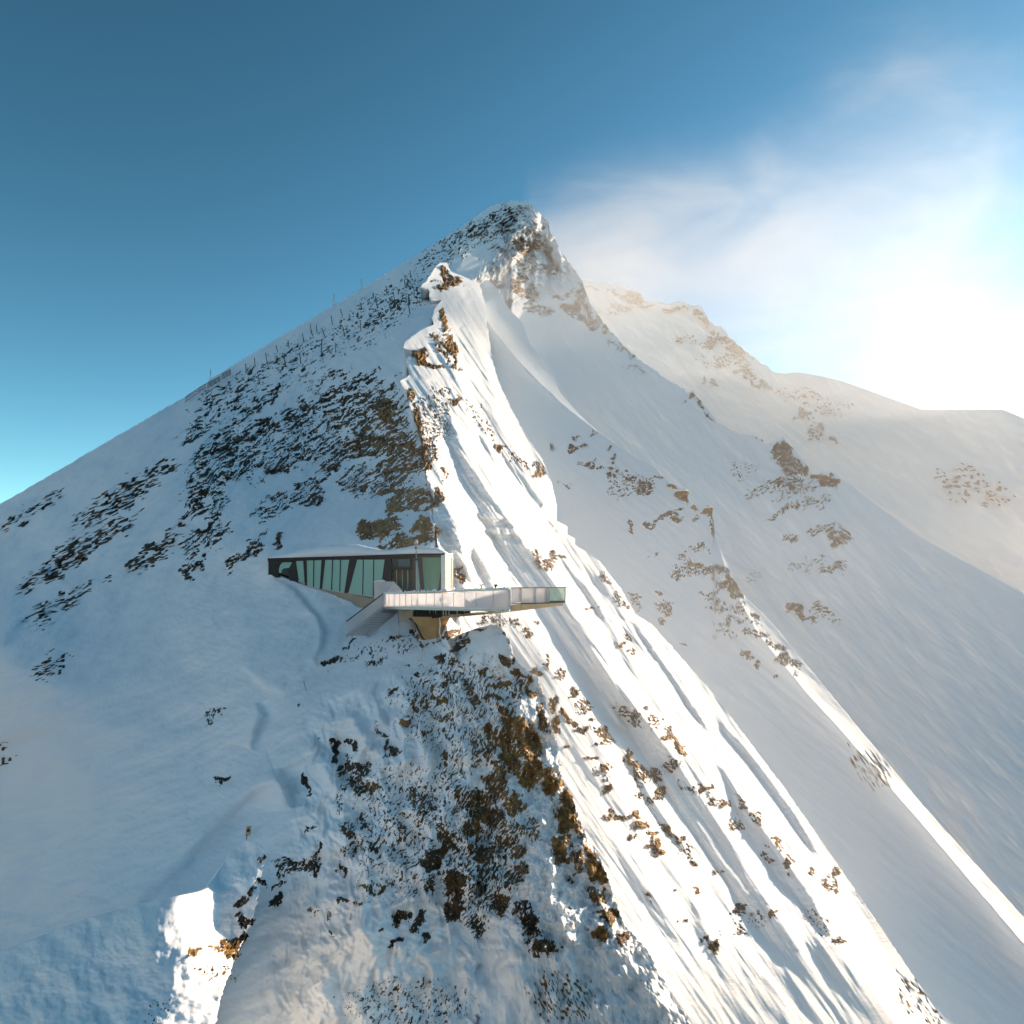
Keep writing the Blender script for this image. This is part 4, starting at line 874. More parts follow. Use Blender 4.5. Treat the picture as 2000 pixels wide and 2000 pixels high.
# entrance
fpoly('lintel', [(760.5, 1108.6), (806, 1108), (806, 1111.6), (760.5, 1112.2)], 0.06, 0.3, M_dark, rest)
fpoly('cladding_panel', [(763.5, 1084.9), (812, 1084.2), (812, 1089.6), (763.5, 1091)], 0.02, 0.25, M_dark, rest)
tw = fpoly('window', [(764, 1091), (803, 1089.9), (803, 1108.1), (764, 1108.6)], -0.25, 0.05, M_pane_dark, rest)
for a, b in ((765.5, 775), (777, 801)):
    q = fpoly('pane', [(a, 1092.5), (b, 1092), (b, 1106.6), (a, 1107)], -0.18, 0.03, M_pane_dark if a < 770 else glass('blue_glass', (0.6, 0.9, 1.0), (0.03, 0.11, 0.14)), None)
    q.parent = tw; q.matrix_parent_inverse.identity()
for x0, x1 in ((764, 775.5), (776.5, 786.5), (787.5, 797), (798, 806)):
    dr = fpoly('door', [(x0, 1112.3), (x1, 1112.2), (x1, 1153.5), (x0, 1153.5)], -0.35, 0.05, M_black, rest)
    q = fpoly('pane', [(x0 + 1.3, 1114), (x1 - 1.3, 1114), (x1 - 1.3, 1152), (x0 + 1.3, 1152)], -0.29, 0.03, M_pane_dark, None)
    q.parent = dr; q.matrix_parent_inverse.identity()
    q = fpoly('door_frame', [(x1 - 1.1, 1113), (x1 - .1, 1113), (x1 - .1, 1153), (x1 - 1.1, 1153)], -0.27, 0.05, mat('brass_frame', (0.4, 0.38, 0.16), 0.35, metal=0.6), None)
    q.parent = dr; q.matrix_parent_inverse.identity()
fpoly('column', [(804.5, 1089.7), (813, 1089.2), (813, 1153.5), (804.5, 1153.5)], 0.05, 0.4, M_brown, rest)
# glazed corner bay at the right end
fpoly('cladding_panel', [(812.2, 1084.3), (869.5, 1083.9), (869.5, 1088.2), (812.2, 1088.8)], 0.06, 0.3, M_brown, rest)
fpoly('slanted_frame', [(815.2, 1089), (822.9, 1088.8), (827, 1152), (821, 1152.6)], 0.06, 0.3, M_brown, rest)
fpoly('slanted_frame', [(864.2, 1088.4), (869.5, 1088.3), (869.5, 1153), (855.6, 1153)], 0.06, 0.3, M_brown, rest)
g1 = fpoly('window', [(813.2, 1089), (815.4, 1089), (821, 1152), (813.2, 1152)], -0.05, 0.04, M_pane, rest)
g2 = fpoly('window', [(822.8, 1088.9), (864.4, 1088.5), (855.8, 1152.4), (827, 1152.4)], -0.05, 0.04, M_pane_see, rest)
fpoly('inner_brace', [(835, 1092), (854, 1092), (855, 1152), (851, 1152)], -0.7, 0.15, mat('pale_green_panel', (0.55, 0.62, 0.35), 0.6), rest)
fpoly('inner_brace', [(856, 1092), (862, 1092), (857, 1130), (855.5, 1130)], -0.7, 0.15, mat('pale_panel', (0.6, 0.66, 0.5), 0.6), rest)
fpoly('inner_wall', [(823, 1092), (832, 1092), (848, 1153), (827, 1153)], -2.2, 0.15, mat('teal_interior', (0.05, 0.12, 0.12), 0.6), rest)
# side wall that catches the sun
cw0 = fp(869.7, 1153, 0.1); c0 = at(869.7, 1081, cw0.y); c1 = at(884.6, 1080.3, 60.2); c2 = at(883.6, 1153.5, 60.2); c3 = at(869.7, 1154, cw0.y)
prism('corner_wall', [c0, c1, c2, c3], (-0.35, 0.15, 0), M_white, rest)
prism('side_window', [at(874.6, 1089.6, 58.3), at(881.6, 1089.2, 59.6), at(880.6, 1149, 59.6), at(875.4, 1150, 58.3)], (0.03, -0.03, 0), mat('side_window_glass', (0.62, 0.58, 0.52), 0.25, spec=0.8), rest)
prism('window_frame', [at(880.9, 1089.2, 59.5), at(882.2, 1089.1, 59.7), at(881.2, 1150, 59.7), at(880.0, 1150, 59.5)], (0.06, -0.05, 0), M_brown, rest)
# concrete plinth under the windows
fpoly('plinth', [(592, 1141.5), (624.5, 1150.6), (672.7, 1158.6), (680, 1159.2), (731, 1169.6), (748, 1172), (748, 1215), (700, 1215), (652, 1190), (600, 1165), (592, 1160)], 0.02, 0.5, M_conc, rest)
# snow lying on the roof
def snow_strip(name, pts, wid, thick, parent, seed, dirv, lump=0.35):
    """rounded bank of snow along a line; pts are points of its front foot"""
    V = []; Fc = []; n = len(pts); K = 7
    rnd = random.Random(seed)
    for i, p in enumerate(pts):
        tt = thick[i] if isinstance(thick, (list, tuple)) else thick
        tt *= 1 + lump * (rnd.random() - .5)
        for k in range(K):
            a = math.pi * k / (K - 1)
            V.append(Vector(p) + Vector(dirv) * (wid * (1 - math.cos(a)) / 2) + Vector((0, 0, tt * math.sin(a) ** 0.8)))
    for i in range(n - 1):
        for k in range(K - 1):
            Fc.append((i * K + k, i * K + k + 1, (i + 1) * K + k + 1, (i + 1) * K + k))
        Fc.append((i * K, (i + 1) * K, (i + 1) * K + K - 1, i * K + K - 1))
    Fc += [tuple(range(K)), tuple(range((n - 1) * K, n * K))[::-1]]
    return mesh_obj(name, V, Fc, M_snow, parent, smooth=True)
rp = []; th = []
for x in np.linspace(524, 868, 60):
    rp.append(fp(x, float(ytop(x)) - .3, 0.14)); th.append(float(np.interp(x, [524, 560, 620, 690, 735, 760, 800, 850, 868], [.15, .4, .8, .75, .4, .35, .55, .4, .15])))
snow_strip('roof_snow', rp, 2.4, [k_ * 1.35 for k_ in th], rest, 3, (0.05, 0.99, 0), 0.12)
# ------------------------------------------------------------------ viewing deck, platform, stair
def lerp(a, b, t): return a + (b - a) * t
def two(xa, ya, Da, xb, yb, Db):
    """point t of the way between two pictured points, straight in space"""
    A, B = at(xa, ya, Da), at(xb, yb, Db)
    return lambda t: lerp(A, B, t)
Dk = [(748, 54.0), (864, 47.4), (995, 42.0)]
def Dfront(x):
    """depth of the straight front edge of the deck"""
    A, B = at(748, 1184, 54), at(995, 1187, 42)
    r = at(x, 1180, 1.0).x
    t = (r * A.y - A.x) / ((B.x - A.x) - r * (B.y - A.y))
    return A.y + (B.y - A.y) * t
def dp(x, y, out=0.0):
    p = at(x, y, Dfront(x)); return p + Vector((-0.62, -0.78, 0)) * out
deck = thing('viewing_deck', 'cantilevered viewing deck with frosted white glass railings jutting right from the restaurant', 'viewing platform', tuple(at(840, 1210, 51)))
zt = -0.50
def flat(pts, z): return [Vector((p.x, p.y, z)) for p in pts]
corners = [at(750, 1184, 53.8), at(994.5, 1187, 42.1), at(997, 1180, 47.6), at(1000, 1180, 50.5), at(884, 1170, 58.5), at(768, 1170, 58.0)]
prism('floor_slab', flat(corners, zt), (0, 0, -0.16), M_steel, deck)
def ybot(x): return np.interp(x, [744, 748, 864, 995], [1184, 1184, 1184.5, 1187])
def yrail(x): return np.interp(x, [748, 864, 995], [1160.5, 1158.5, 1152.5])
ins = Vector((0.35, 0.9, 0)) * 0.05
joints = [748.5, 760, 770.3, 781, 792.3, 804, 816.5, 832.5, 848.5, 864.5, 886, 908, 930, 964, 994.6]
for a, b in zip(joints[:-1], joints[1:]):
    g = 0.28
    prism('railing_panel', [dp(a + g, yrail(a)), dp(b - g, yrail(b)), dp(b - g, ybot(b)), dp(a + g, ybot(a))], ins, M_frosted, deck)
for j in joints:
    bar('railing_post', dp(j, yrail(j) - .3, -0.10), dp(j, ybot(j) + 2, -0.10), 0.05, 0.05, M_steel, deck, up=(0, 1, 0))
bar('handrail', dp(748, yrail(748) - .9, -0.02), dp(995, yrail(995) - .9, -0.02), 0.10, 0.05, M_steel, deck)
bar('edge_beam', dp(746, ybot(746) + 1.6, -0.06), dp(995, ybot(995) + 1.6, -0.06), 0.10, 0.14, M_white, deck)
random.seed(5)
def rail_snow(name, A, B, parent, n, seed, t0=.02, t1=.09):
    rnd = random.Random(seed); pts = []; th = []
    for i in range(n):
        pts.append(lerp(A, B, i / (n - 1)) + Vector((0, 0.0, 0.0)))
        th.append(t0 + (t1 - t0) * max(0, rnd.random() * 1.4 - .35))
    return snow_strip(name, pts, 0.14, th, parent, seed, (0.0, 1, 0), 0.2)
rail_snow('snow_cap', dp(749, yrail(749) - 1.5, 0.03), dp(994, yrail(994) - 1.5, 0.03), deck, 110, 8, .05, .2)
rnd_ = random.Random(31)
for k in range(26):
    x = 752 + rnd_.random() * 238; L_ = 0.12 + 0.3 * rnd_.random() ** 2
    q = dp(x, ybot(x) + 3.0, -0.04)
    tube('icicle', [q, q - Vector((0, 0, L_ * .5)), q - Vector((0, 0, L_))], [0.028, 0.018, 0.003], M_frost, deck, 5)
# short end return of the railing at the near corner
prism('railing_panel', [at(995, 1152.5, 42.05), at(997.2, 1151.5, 47.0), at(997.2, 1180, 47.0), at(995, 1187, 42.05)], (0.05, 0, 0), M_frosted, deck)
# rear railing behind it
for i in range(5):
    x0, x1 = 885 + i * 22.2, 885 + (i + 1) * 22.2
    d0, d1 = np.interp([x0, x1], [885, 997], [58.3, 50.5])
    prism('railing_panel', [at(x0 + .3, 1152 - i * .7, d0), at(x1 - .3, 1151.3 - i * .7, d1), at(x1 - .3, 1178, d1), at(x0 + .3, 1178, d0)], (0, .04, 0), M_endglass, deck)
bar('handrail', at(884, 1151.6, 58.3), at(997, 1148.2, 50.5), 0.08, 0.05, M_steel, deck)
# deck snow
prism('deck_snow', flat([at(760, 1184, 53.6), at(985, 1187, 43), at(996, 1180, 49.5), at(890, 1170, 57.6), at(775, 1170, 57.4)], zt + 0.003), (0, 0, 0.10), M_snow, deck)
# narrow platform that reaches out over the drop
pA, pB = at(997, 1178.5, 47.8), at(1104, 1176.2, 48.6)
def pl(x, y): return at(x, y, float(np.interp(x, [997, 1107], [47.8, 48.6])))
for a, b in ((997.4, 1018), (1018.6, 1046), (1046.6, 1067.6), (1068.2, 1073.4)):
    prism('railing_panel', [pl(a, 1148.9), pl(b, 1148.4), pl(b, 1176.6), pl(a, 1178.2)], (0, .05, 0), M_frosted, deck)
prism('end_glass', [pl(1074, 1148.3), pl(1103.6, 1148), pl(1102.6, 1173), pl(1074, 1173)], (0, .05, 0), M_endglass, deck)
prism('end_glass', [pl(1103.9, 1148), at(1107, 1147.2, 51.4), at(1104.8, 1174, 51.4), pl(1102.8, 1175)], (-.04, 0, 0), M_endglass, deck)
prism('rear_glass', [at(1000, 1149.8, 50.6), at(1106, 1147.4, 51.4), at(1104.6, 1172, 51.4), at(1000, 1175, 50.6)], (0, .04, 0), M_endglass, deck)
bar('handrail', pl(996.8, 1148), pl(1104.6, 1147.2), 0.07, 0.06, M_soffit, deck)
bar('handrail', at(1000, 1149.2, 50.6), at(1106.5, 1146.8, 51.4), 0.06, 0.05, M_steel, deck)
rail_snow('snow_cap', pl(998, 1147.6), pl(1060, 1147.2), deck, 30, 18, .0, .05)
for x in (1018.3, 1046.3, 1067.9, 1073.7, 1103.7):
    bar('railing_post', pl(x, 1148) + Vector((0, .1, 0)), pl(x, 1178) + Vector((0, .1, 0)), 0.05, 0.06, M_soffit, deck, up=(0, 1, 0))
prism('floor_edge', [pl(997, 1178.4), pl(1073.6, 1176.9), pl(1073.6, 1178.5), pl(997, 1180.3)], (0, 2.7, 0), M_brown, deck)
prism('floor_edge', [pl(1074, 1173.2), pl(1103.4, 1173), pl(1103, 1177.6), pl(1074, 1178.2)], (0, 2.6, 0), mat('grey_grate', (0.13, 0.14, 0.14), 0.6), deck)
sb = [953, 960, 979, 988, 1018, 1046, 1073.6, 1100]
def ysb(x): return float(np.interp(x, [953, 997, 1073.6, 1100], [1199.4, 1195.2, 1185.6, 1182.6]))
def yst(x): return float(np.interp(x, [953, 997, 1073.6, 1100], [1189.5, 1180.5, 1178.8, 1178.4]))
for a, b in zip(sb[:-1], sb[1:]):
    prism('soffit_panel', [at(a + .2, yst(a), 47.9), at(b - .2, yst(b), 47.9), at(b - .2, ysb(b), 48.1), at(a + .2, ysb(a), 48.1)], (0, 2.3, 0), M_soffit, deck)
# beams and dark service deck below the railing
zb = [at(806, 1189, 51.6), at(864, 1187.4, 50.0), at(864, 1205, 50.0), at(845, 1208, 50.6), at(806, 1212, 51.6)]
prism('service_box', zb, (0.4, 3.0, 0), M_black, deck)
for x in np.linspace(809, 862, 10):
    d = float(np.interp(x, [806, 864], [51.6, 50.0])) - .08
    bar('fin', at(x, 1189, d), at(x, float(np.interp(x, [806, 864], [1210, 1204])), d), 0.05, 0.14, M_steel if int(x) % 3 == 0 else M_dark, deck, up=(0, 1, 0))
prism('service_box', [at(865, 1191, 49.8), at(909, 1191.4, 48.8), at(906, 1199, 48.8), at(865, 1202, 49.8)], (0.3, 2.0, 0), M_black, deck)
for x in (866, 871, 877, 893):
    d = float(np.interp(x, [865, 909], [49.8, 48.8])) - .06
    bar('bracket', at(x, 1190, d), at(x, 1202 - (x - 865) * .06, d), 0.06, 0.06, M_steel, deck, up=(0, 1, 0))
prism('girder', [at(862, 1203.6, 50), at(953, 1196.4, 48.3), at(953, 1199.4, 48.3), at(880, 1206.5, 49.6), at(862, 1208.6, 50)], (0.2, 2.4, 0), M_soffit, deck)
prism('girder', [at(909, 1190.5, 48.8), at(953, 1189.8, 48.2), at(953, 1192.6, 48.2), at(909, 1194, 48.8)], (0.2, 1.5, 0), M_black, deck)
prism('girder', [at(880, 1200.6, 49.4), at(951, 1194.2, 48.2), at(951, 1195.2, 48.2), at(880, 1202.6, 49.4)], (0.2, 1.5, 0), M_steel, deck)
prism('support_wall', [at(779, 1187, 52.8), at(806.5, 1188, 52.2), at(806.5, 1214, 52.2), at(779, 1214, 52.8)], (0.5, 3, 0), M_conc, deck)
# tapered concrete pillar, octagonal shaft under a wide head
def ring(cx, y, w, D, n=14, dep=0.55):
    c = at(cx, y, D); r = w / 2 / F * D
    return [Vector((c.x + r * math.cos(2 * math.pi * k / n + .2), c.y + 0.3 + r * dep * math.sin(2 * math.pi * k / n + .2), c.z)) for k in range(n)]
def loft(name, rings, m, parent, smooth=False):
    n = len(rings[0]); V = [p for r in rings for p in r]
    Fc = [(i * n + k, i * n + (k + 1) % n, (i + 1) * n + (k + 1) % n, (i + 1) * n + k) for i in range(len(rings) - 1) for k in range(n)]
    Fc += [tuple(range(n)), tuple(range((len(rings) - 1) * n, len(rings) * n))[::-1]]
    return mesh_obj(name, V, Fc, m, parent, smooth)
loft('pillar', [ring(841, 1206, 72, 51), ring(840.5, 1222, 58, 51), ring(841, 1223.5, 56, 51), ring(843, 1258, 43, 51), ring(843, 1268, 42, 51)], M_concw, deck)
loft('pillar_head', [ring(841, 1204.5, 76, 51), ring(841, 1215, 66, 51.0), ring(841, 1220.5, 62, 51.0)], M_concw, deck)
tube('drain_pipe', [at(859, 1206, 50.2), at(859.5, 1222, 50.3), at(858.5, 1236, 50.3), at(862, 1248, 50.3), at(865, 1258, 50.2)], 0.05, M_white, deck)
for k in range(3):
    tube('cable', [at(798 + k * 2, 1208, 52), at(809 + k, 1214 + k, 51.2), at(815 + k, 1228, 50.6), at(822 + k * 1.5, 1244, 50.4), at(828 + k, 1250, 50.3)], 0.03, M_black, deck, 6)
# support post
post = thing('support_post', 'slender grey steel post standing in the snow under the stair landing', 'post', tuple(at(778, 1254, 52.2)))
tube('shaft', [at(779, 1188.5, 53.2), at(777.5, 1257, 52.2)], 0.075, M_steel, post)
tube('base_plate', [at(777.5, 1252, 52.2), at(777.5, 1253.5, 52.2)], 0.22, M_steel, post)
# stair down to the left
stair = thing('staircase', 'steel staircase with frosted white side panel descending left from the deck to the snow', 'staircase', tuple(at(680, 1242, 52)))
s0, s1 = at(748, 1184, 54.0), at(677, 1241, 52.6)
off = Vector((1.25, 1.0, 0))
prism('side_panel', [at(748, 1160.6, 54.0), at(748, 1184, 54.0), at(712, 1213, 53.3), at(712.3, 1188.3, 53.3)], (0, .06, 0), M_frosted, stair)
prism('side_panel', [at(711.6, 1188.8, 53.3), at(711.4, 1213.5, 53.3), at(677, 1241, 52.6), at(677, 1215, 52.6)], (0, .06, 0), M_frosted, stair)
bar('handrail', at(749, 1159, 53.95), at(676.6, 1213.8, 52.55), 0.12, 0.06, M_black, stair)
bar('handrail', at(749, 1158.4, 53.95) + off, at(676.6, 1213.2, 52.55) + off, 0.08, 0.05, M_steel, stair)
bar('stringer', at(749, 1185.5, 53.9), at(677, 1242.6, 52.5), 0.08, 0.16, M_steel, stair)
bar('stringer', at(749, 1186.5, 53.9) + off, at(677, 1243.6, 52.5) + off, 0.08, 0.22, M_steel, stair)
N_ST = 17
for i in range(N_ST):
    p = lerp(s0, s1, (i + .5) / N_ST)
    prism('step', [p + Vector((-.08, 0.08, 0)), p + Vector((.10, 0.08, 0)), p + Vector((.10, 0.08, -.09)), p + Vector((.05, 0.08, -.09)), p + Vector((.05, .08, -.04)), p + Vector((-.08, .08, -.04))], tuple(off * 0.94), M_steel, stair)
bar('leg', at(687, 1233, 53.3), at(687.5, 1245, 53.2), 0.08, 0.08, M_steel, stair, up=(0, 1, 0))
# upper flight beside the entrance
up = thing('upper_stair', 'short white-walled stair flight coming down beside the entrance doors', 'staircase', tuple(at(750, 1165, 56.6)))
prism('side_panel', [at(730, 1136.5, 57.0), at(769.6, 1137.2, 56.0), at(784, 1153.5, 55.5), at(784, 1163, 55.5), at(748, 1162.5, 56.2), at(731, 1170, 57)], (0, .08, 0), M_frosted, up)
bar('handrail', at(769.6, 1136.6, 55.95), at(785, 1153.6, 55.45), 0.1, 0.07, M_steel, up)
bar('handrail', at(729.6, 1136, 57.0), at(769.8, 1136.6, 55.95), 0.1, 0.07, M_steel, up)
snow_strip('snow_cap', [at(x, 1135.4, float(np.interp(x, [730, 770], [57, 56]))) for x in np.linspace(731, 752, 9)], 0.4, [0.05, .12, .08, .14, .16, .07, .12, .1, .02], up, 4, (0, 1, 0))
for i in range(6):
    p = lerp(at(768, 1150, 56.6), at(783, 1162, 56.0), i / 5)
    prism('step', [p + Vector((-.12, 0, 0)), p + Vector((.12, 0, 0)), p + Vector((.12, 0, -.15)), p + Vector((-.12, 0, -.15))], (0.3, 1.0, 0), M_steel, up)
# telescopes on the deck
tl = thing('viewing_telescope', 'pale T-shaped viewing telescope standing at the rear deck railing', 'telescope', tuple(at(940.5, 1165, 53.6)))
tube('stand', [at(940.5, 1170, 53.6), at(940.5, 1144, 53.6)], 0.045, M_frost, tl)
bar('scope', at(935.5, 1142.6, 53.6), at(945.5, 1142.2, 53.6), 0.09, 0.09, M_frost, tl, bevel=0.02)
bar('fork', at(938.5, 1145, 53.6), at(942.5, 1145, 53.6), 0.07, 0.06, M_frost, tl)
tl = thing('viewing_telescope', 'dark viewing telescope with a wide angular head near the middle of the deck', 'telescope', tuple(at(968, 1165, 50.5)))
tube('stand', [at(968, 1170, 50.5), at(968, 1147, 50.5)], 0.05, M_steel, tl)
prism('scope', [at(964.6, 1141.5, 50.4), at(971.2, 1140.6, 50.4), at(970.6, 1144.4, 50.4), at(968.4, 1147.4, 50.4), at(966.8, 1147.4, 50.4), at(964.8, 1144, 50.4)], (0, .35, 0), M_black, tl, bevel=0.01)
bar('eyepiece', at(970.6, 1143, 50.4), at(972.4, 1144.2, 50.2), 0.06, 0.06, M_steel, tl)
# mast with sensors in front of the corner bay
ms = thing('sensor_mast', 'thin grey sensor mast with frosted instruments rising above the restaurant roof', 'mast', tuple(at(813, 1153, 56.4)))
tube('pole', [at(813.4, 1168, 56.4), at(813, 1062, 56.4)], [0.055, 0.04], M_steel, ms)
tube('instrument', [at(813, 1061, 56.4), at(813, 1054.5, 56.4)], [0.16, 0.11], M_frost, ms)
bar('crossarm', at(809.8, 1063.5, 56.4), at(816.4, 1062.5, 56.4), 0.06, 0.06, M_frost, ms)
tube('instrument', [at(810.4, 1063, 56.3), at(810.4, 1058.5, 56.3)], 0.07, M_frost, ms)
bar('camera_box', at(811.6, 1070, 56.3), at(814.6, 1070.4, 56.2), 0.16, 0.16, M_black, ms)
bar('camera_box', at(810.5, 1092.5, 56.2), at(815, 1093, 56.1), 0.18, 0.14, M_black, ms)

# ------------------------------------------------------------------ things on the slopes
def ground(x, y): return at(x, y, float(G(np.array([float(x)]), np.array([float(y)]))[0]) * 0.999)
def flat_depth(p, x, y):
    return at(x, y, p.y)
stakes = [((480.8, 721.8), (479.5, 710.3)), ((498, 712), (496.7, 698.8)), ((522.4, 711.2), (518.7, 689)), ((558.4, 714.7), (554.4, 696.2)), ((587.6, 709.4), (585, 689)), ((627.6, 697), (628, 667)), ((655.5, 686.5), (655.5, 669.7)),
          ((542.5, 687.4), (539, 674)), ((564.6, 678.5), (562.3, 664.4)), ((593.7, 668), (590.7, 651)), ((607.9, 648.5), (606, 632.6)), ((619.3, 647.6), (617.5, 634.4)), ((635.6, 659), (629, 642.4)), ((649.3, 632.6), (646.7, 616.8)),
          ((669.6, 616.8), (664.7, 603.5)), ((684.6, 626.5), (682.8, 614)), ((673.7, 655.6), (669, 637)), ((705, 644), (703.4, 626.5)), ((746.7, 627.9), (739.3, 609.7)), ((707.7, 603), (703.6, 591.5)), ((736.6, 597), (733.2, 579.4)),
          ((763.5, 607.7), (759.8, 592.9)), ((729.9, 580.8), (728.5, 572.7)), ((755.5, 574), (753.8, 557.9)), ((771, 588.8), (768, 570.7)), ((791.8, 560.6), (789.5, 546.4)), ((809.3, 575.4), (808, 560.6)), ((800.5, 594.9), (797.4, 574.7)),
          ((801, 613), (797.8, 594.2)), ((803.2, 543), (800.8, 528.3))]
special = {5: 'tallest upright dark stake in the lowest row on the shaded slope', 4: 'dark stake directly left of the tallest stake in the lowest row', 3: 'leaning dark stake second to the left of the tallest stake', 6: 'short upright dark stake right of the tallest stake',
           18: 'strongly tilted dark stake alone on smooth snow in mid slope', 28: 'dark stake closest to the sunlit ridge, lower of two in line', 27: 'dark stake nearest the ridge, upper of two in line', 0: 'leftmost short dark stake near the snow fences',
           2: 'tall thin leaning stake right of the snow fences', 12: 'strongly leaning dark stake above the tallest stake', 16: 'leaning stake on clean snow above the short upright stake', 29: 'highest dark stake, just left of the rocky ridge tooth', 26: 'short dark stake beside a long rock band below the ridge tooth', 17: 'dark stake on smooth snow left of the strongly tilted one'}
order_ = sorted(range(len(stakes)), key=lambda i: stakes[i][0][0])
ORD = 'first second third fourth fifth sixth seventh eighth ninth tenth eleventh twelfth thirteenth fourteenth fifteenth sixteenth seventeenth eighteenth nineteenth twentieth twenty-first twenty-second twenty-third twenty-fourth twenty-fifth twenty-sixth twenty-seventh twenty-eighth twenty-ninth thirtieth'.split()
for i, (b, t) in enumerate(stakes):
    p = ground(b[0], b[1] + 1.5); q = flat_depth(p, *t)
    o = tube('snow_stake', [p, q], 0.85 / F * p.y * (1.25 if i in (3, 4, 5, 27, 28) else 1.0), M_post, None, 6)
    tag(o, special.get(i, 'thin dark stake, %s from the left of the stakes on the shaded slope' % ORD[order_.index(i)]), 'stake', 'stakes standing in rows on the shaded slope')
# snow fences on the left skyline
fences = [((362, 784), (384, 768.5), 11, 'snow fence of open horizontal rails at the left end of the row on the skyline'), ((386, 768), (403, 758.5), 11, 'second snow fence from the left, dark dense rails on the skyline'),
          ((405, 757.5), (431, 743), 12, 'third snow fence from the left, long with a frosted panel on the skyline'), ((433, 742), (451, 731.5), 13, 'rightmost snow fence with a crossed brace on the skyline')]
for i, (a, b, hh, lab) in enumerate(fences):
    A = ground(a[0], a[1] + 2); B = ground(b[0], b[1] + 2); d = A.y
    f = thing('snow_fence', lab, 'snow fence', tuple(A), 'snow fences in a row on the left skyline')
    H = hh / F * A.y
    lean = Vector((0.0, -0.25, 1.0)).normalized()
    nb = 4 if i < 2 else 6
    for k in range(nb):
        h = H * (0.18 + 0.8 * k / (nb - 1))
        bar('rail', A + lean * h, B + lean * h, 0.10, H * (0.07 if i < 1 else 0.11), M_frost if (k + i) % 2 else mat('weathered_timber', (0.09, 0.10, 0.11), 0.8), f)
    for t in (0.03, 0.35, 0.67, 0.97):
        p = lerp(A, B, t)
        bar('upright', p - lean * 0.3, p + lean * H * 1.04, 0.14, 0.14, M_frost, f, up=(0, 1, 0))
        if i >= 2: bar('brace', p + Vector((0.9, -0.6, -.3)), p + lean * H * 0.9, 0.10, 0.10, M_frost, f, up=(0, 1, 0))
# frosted masts on the skyline
for (bx, by, ty, lab) in ((388, 770, 746, None), (411, 746, 721, 'frosted lattice mast behind the snow fences on the left skyline'), (652, 594, 573, 'faint frosted mast on the skyline above the upper stakes'), (706, 563, 545, 'tallest frosted mast on the skyline left of the summit slope')):
    if lab is None: continue
    p = ground(bx, by + 4); q = flat_depth(p, bx, ty)
    w = 2.6 / F * p.y
    f = thing('lattice_mast', lab, 'mast', tuple(p), 'frosted masts on the left skyline')
    for sx, sy in ((-1, -1), (1, -1), (0, 1)):
        tube('leg', [p + Vector((sx * w, sy * w * .6, 0)), q + Vector((sx * w * .15, 0, 0))], 0.35 / F * p.y, M_frost, f, 5)
    for k in range(1, 5):
        c = lerp(p, q, k / 5); ww = w * (1 - k / 5 * .85) * 1.1
        bar('crossbar', c + Vector((-ww, 0, 0)), c + Vector((ww, 0, -.2)), 0.4 / F * p.y, 0.5 / F * p.y, M_frost, f)
# warning sign on the wind lip, small marker higher up
p = ground(481, 1641)
sg = thing('warning_sign', 'tilted orange and white warning sign on a thin post above the lower left snow lip', 'sign', tuple(p))
D = p.y
tube('post', [p, at(483, 1628, D)], 0.025, M_post, sg, 6)
prism('board', [at(481.2, 1613.4, D), at(491.4, 1612.6, D), at(489.2, 1631.6, D), at(478.6, 1632.6, D)], (0, .03, 0), M_cream, sg)
prism('border', [at(482.2, 1615.0, D - .012), at(490.3, 1614.4, D - .012), at(488.4, 1630.4, D - .012), at(479.9, 1631.2, D - .012)], (0, .008, 0), M_orange, sg)
prism('symbol', [at(484.6, 1617.4, D - .022), at(488.2, 1620.6, D - .022), at(487.6, 1624.6, D - .022), at(481.4, 1624.8, D - .022), at(481.8, 1621.6, D - .022)], (0, .006, 0), M_post, sg)
prism('text_strip', [at(481.4, 1627.2, D - .022), at(487.4, 1626.8, D - .022), at(487.1, 1629.0, D - .022), at(481.1, 1629.4, D - .022)], (0, .006, 0), M_cream, sg)
p = ground(598.8, 1350.5); D = p.y
mk = thing('trail_marker', 'small cream trail marker on a leaning stick in the blue snow left of the cliff', 'marker', tuple(p))
tube('stick', [p, at(594.5, 1335, D)], 0.022, M_post, mk, 6)
prism('plate', [at(590.6, 1328.8, D), at(596.2, 1329.8, D), at(595.8, 1335.6, D), at(592.0, 1336.2, D)], (0, .03, 0), M_cream, mk)
prism('plate_mark', [at(591.8, 1330.2, D - .01), at(595.2, 1330.8, D - .01), at(594.9, 1332.8, D - .01), at(592.2, 1332.6, D - .01)], (0, .006, 0), M_orange, mk)
# loose boulders
def boulder(label, x, y, w, h, D, warm, seed, capped=True):
    c = at(x, y, D); r = w / 2 / F * D; rz = h / 2 / F * D
    t = thing('boulder', label, 'boulder', (c.x, c.y, c.z - rz))
    for part, sc, m_ in (('rock', 1.0, M_rockw if warm else M_rockd), ('snow_cap', 0.97, M_snow)):
        if part == 'snow_cap' and not capped: continue
        bm = bmesh.new(); bmesh.ops.create_icosphere(bm, subdivisions=4 if part == 'rock' else 3, radius=1.0)
        co = np.array([v.co[:] for v in bm.verts])
        d = 0.22 * fbm(co[:, 0] * 1.3 + seed, co[:, 1] * 1.3 + co[:, 2] * 1.7, seed, 4, .6)
        for v, k in zip(bm.verts, d):
            q = v.co * (1 + float(k))
            if part == 'snow_cap': q = Vector((q.x * .93, q.y * .93, max(q.z * .35 + .80, .62 if abs(q.x) < 2 else .6)))
            v.co = Vector((q.x * r, q.y * r, q.z * rz)) + (c)
        me = bpy.data.meshes.new(part); bm.to_mesh(me); bm.free()
        for p_ in me.polygons: p_.use_smooth = True
        me.materials.append(m_); o = bpy.data.objects.new(part, me); COL.objects.link(o); o.parent = t; o.location = -Vector(t.location)
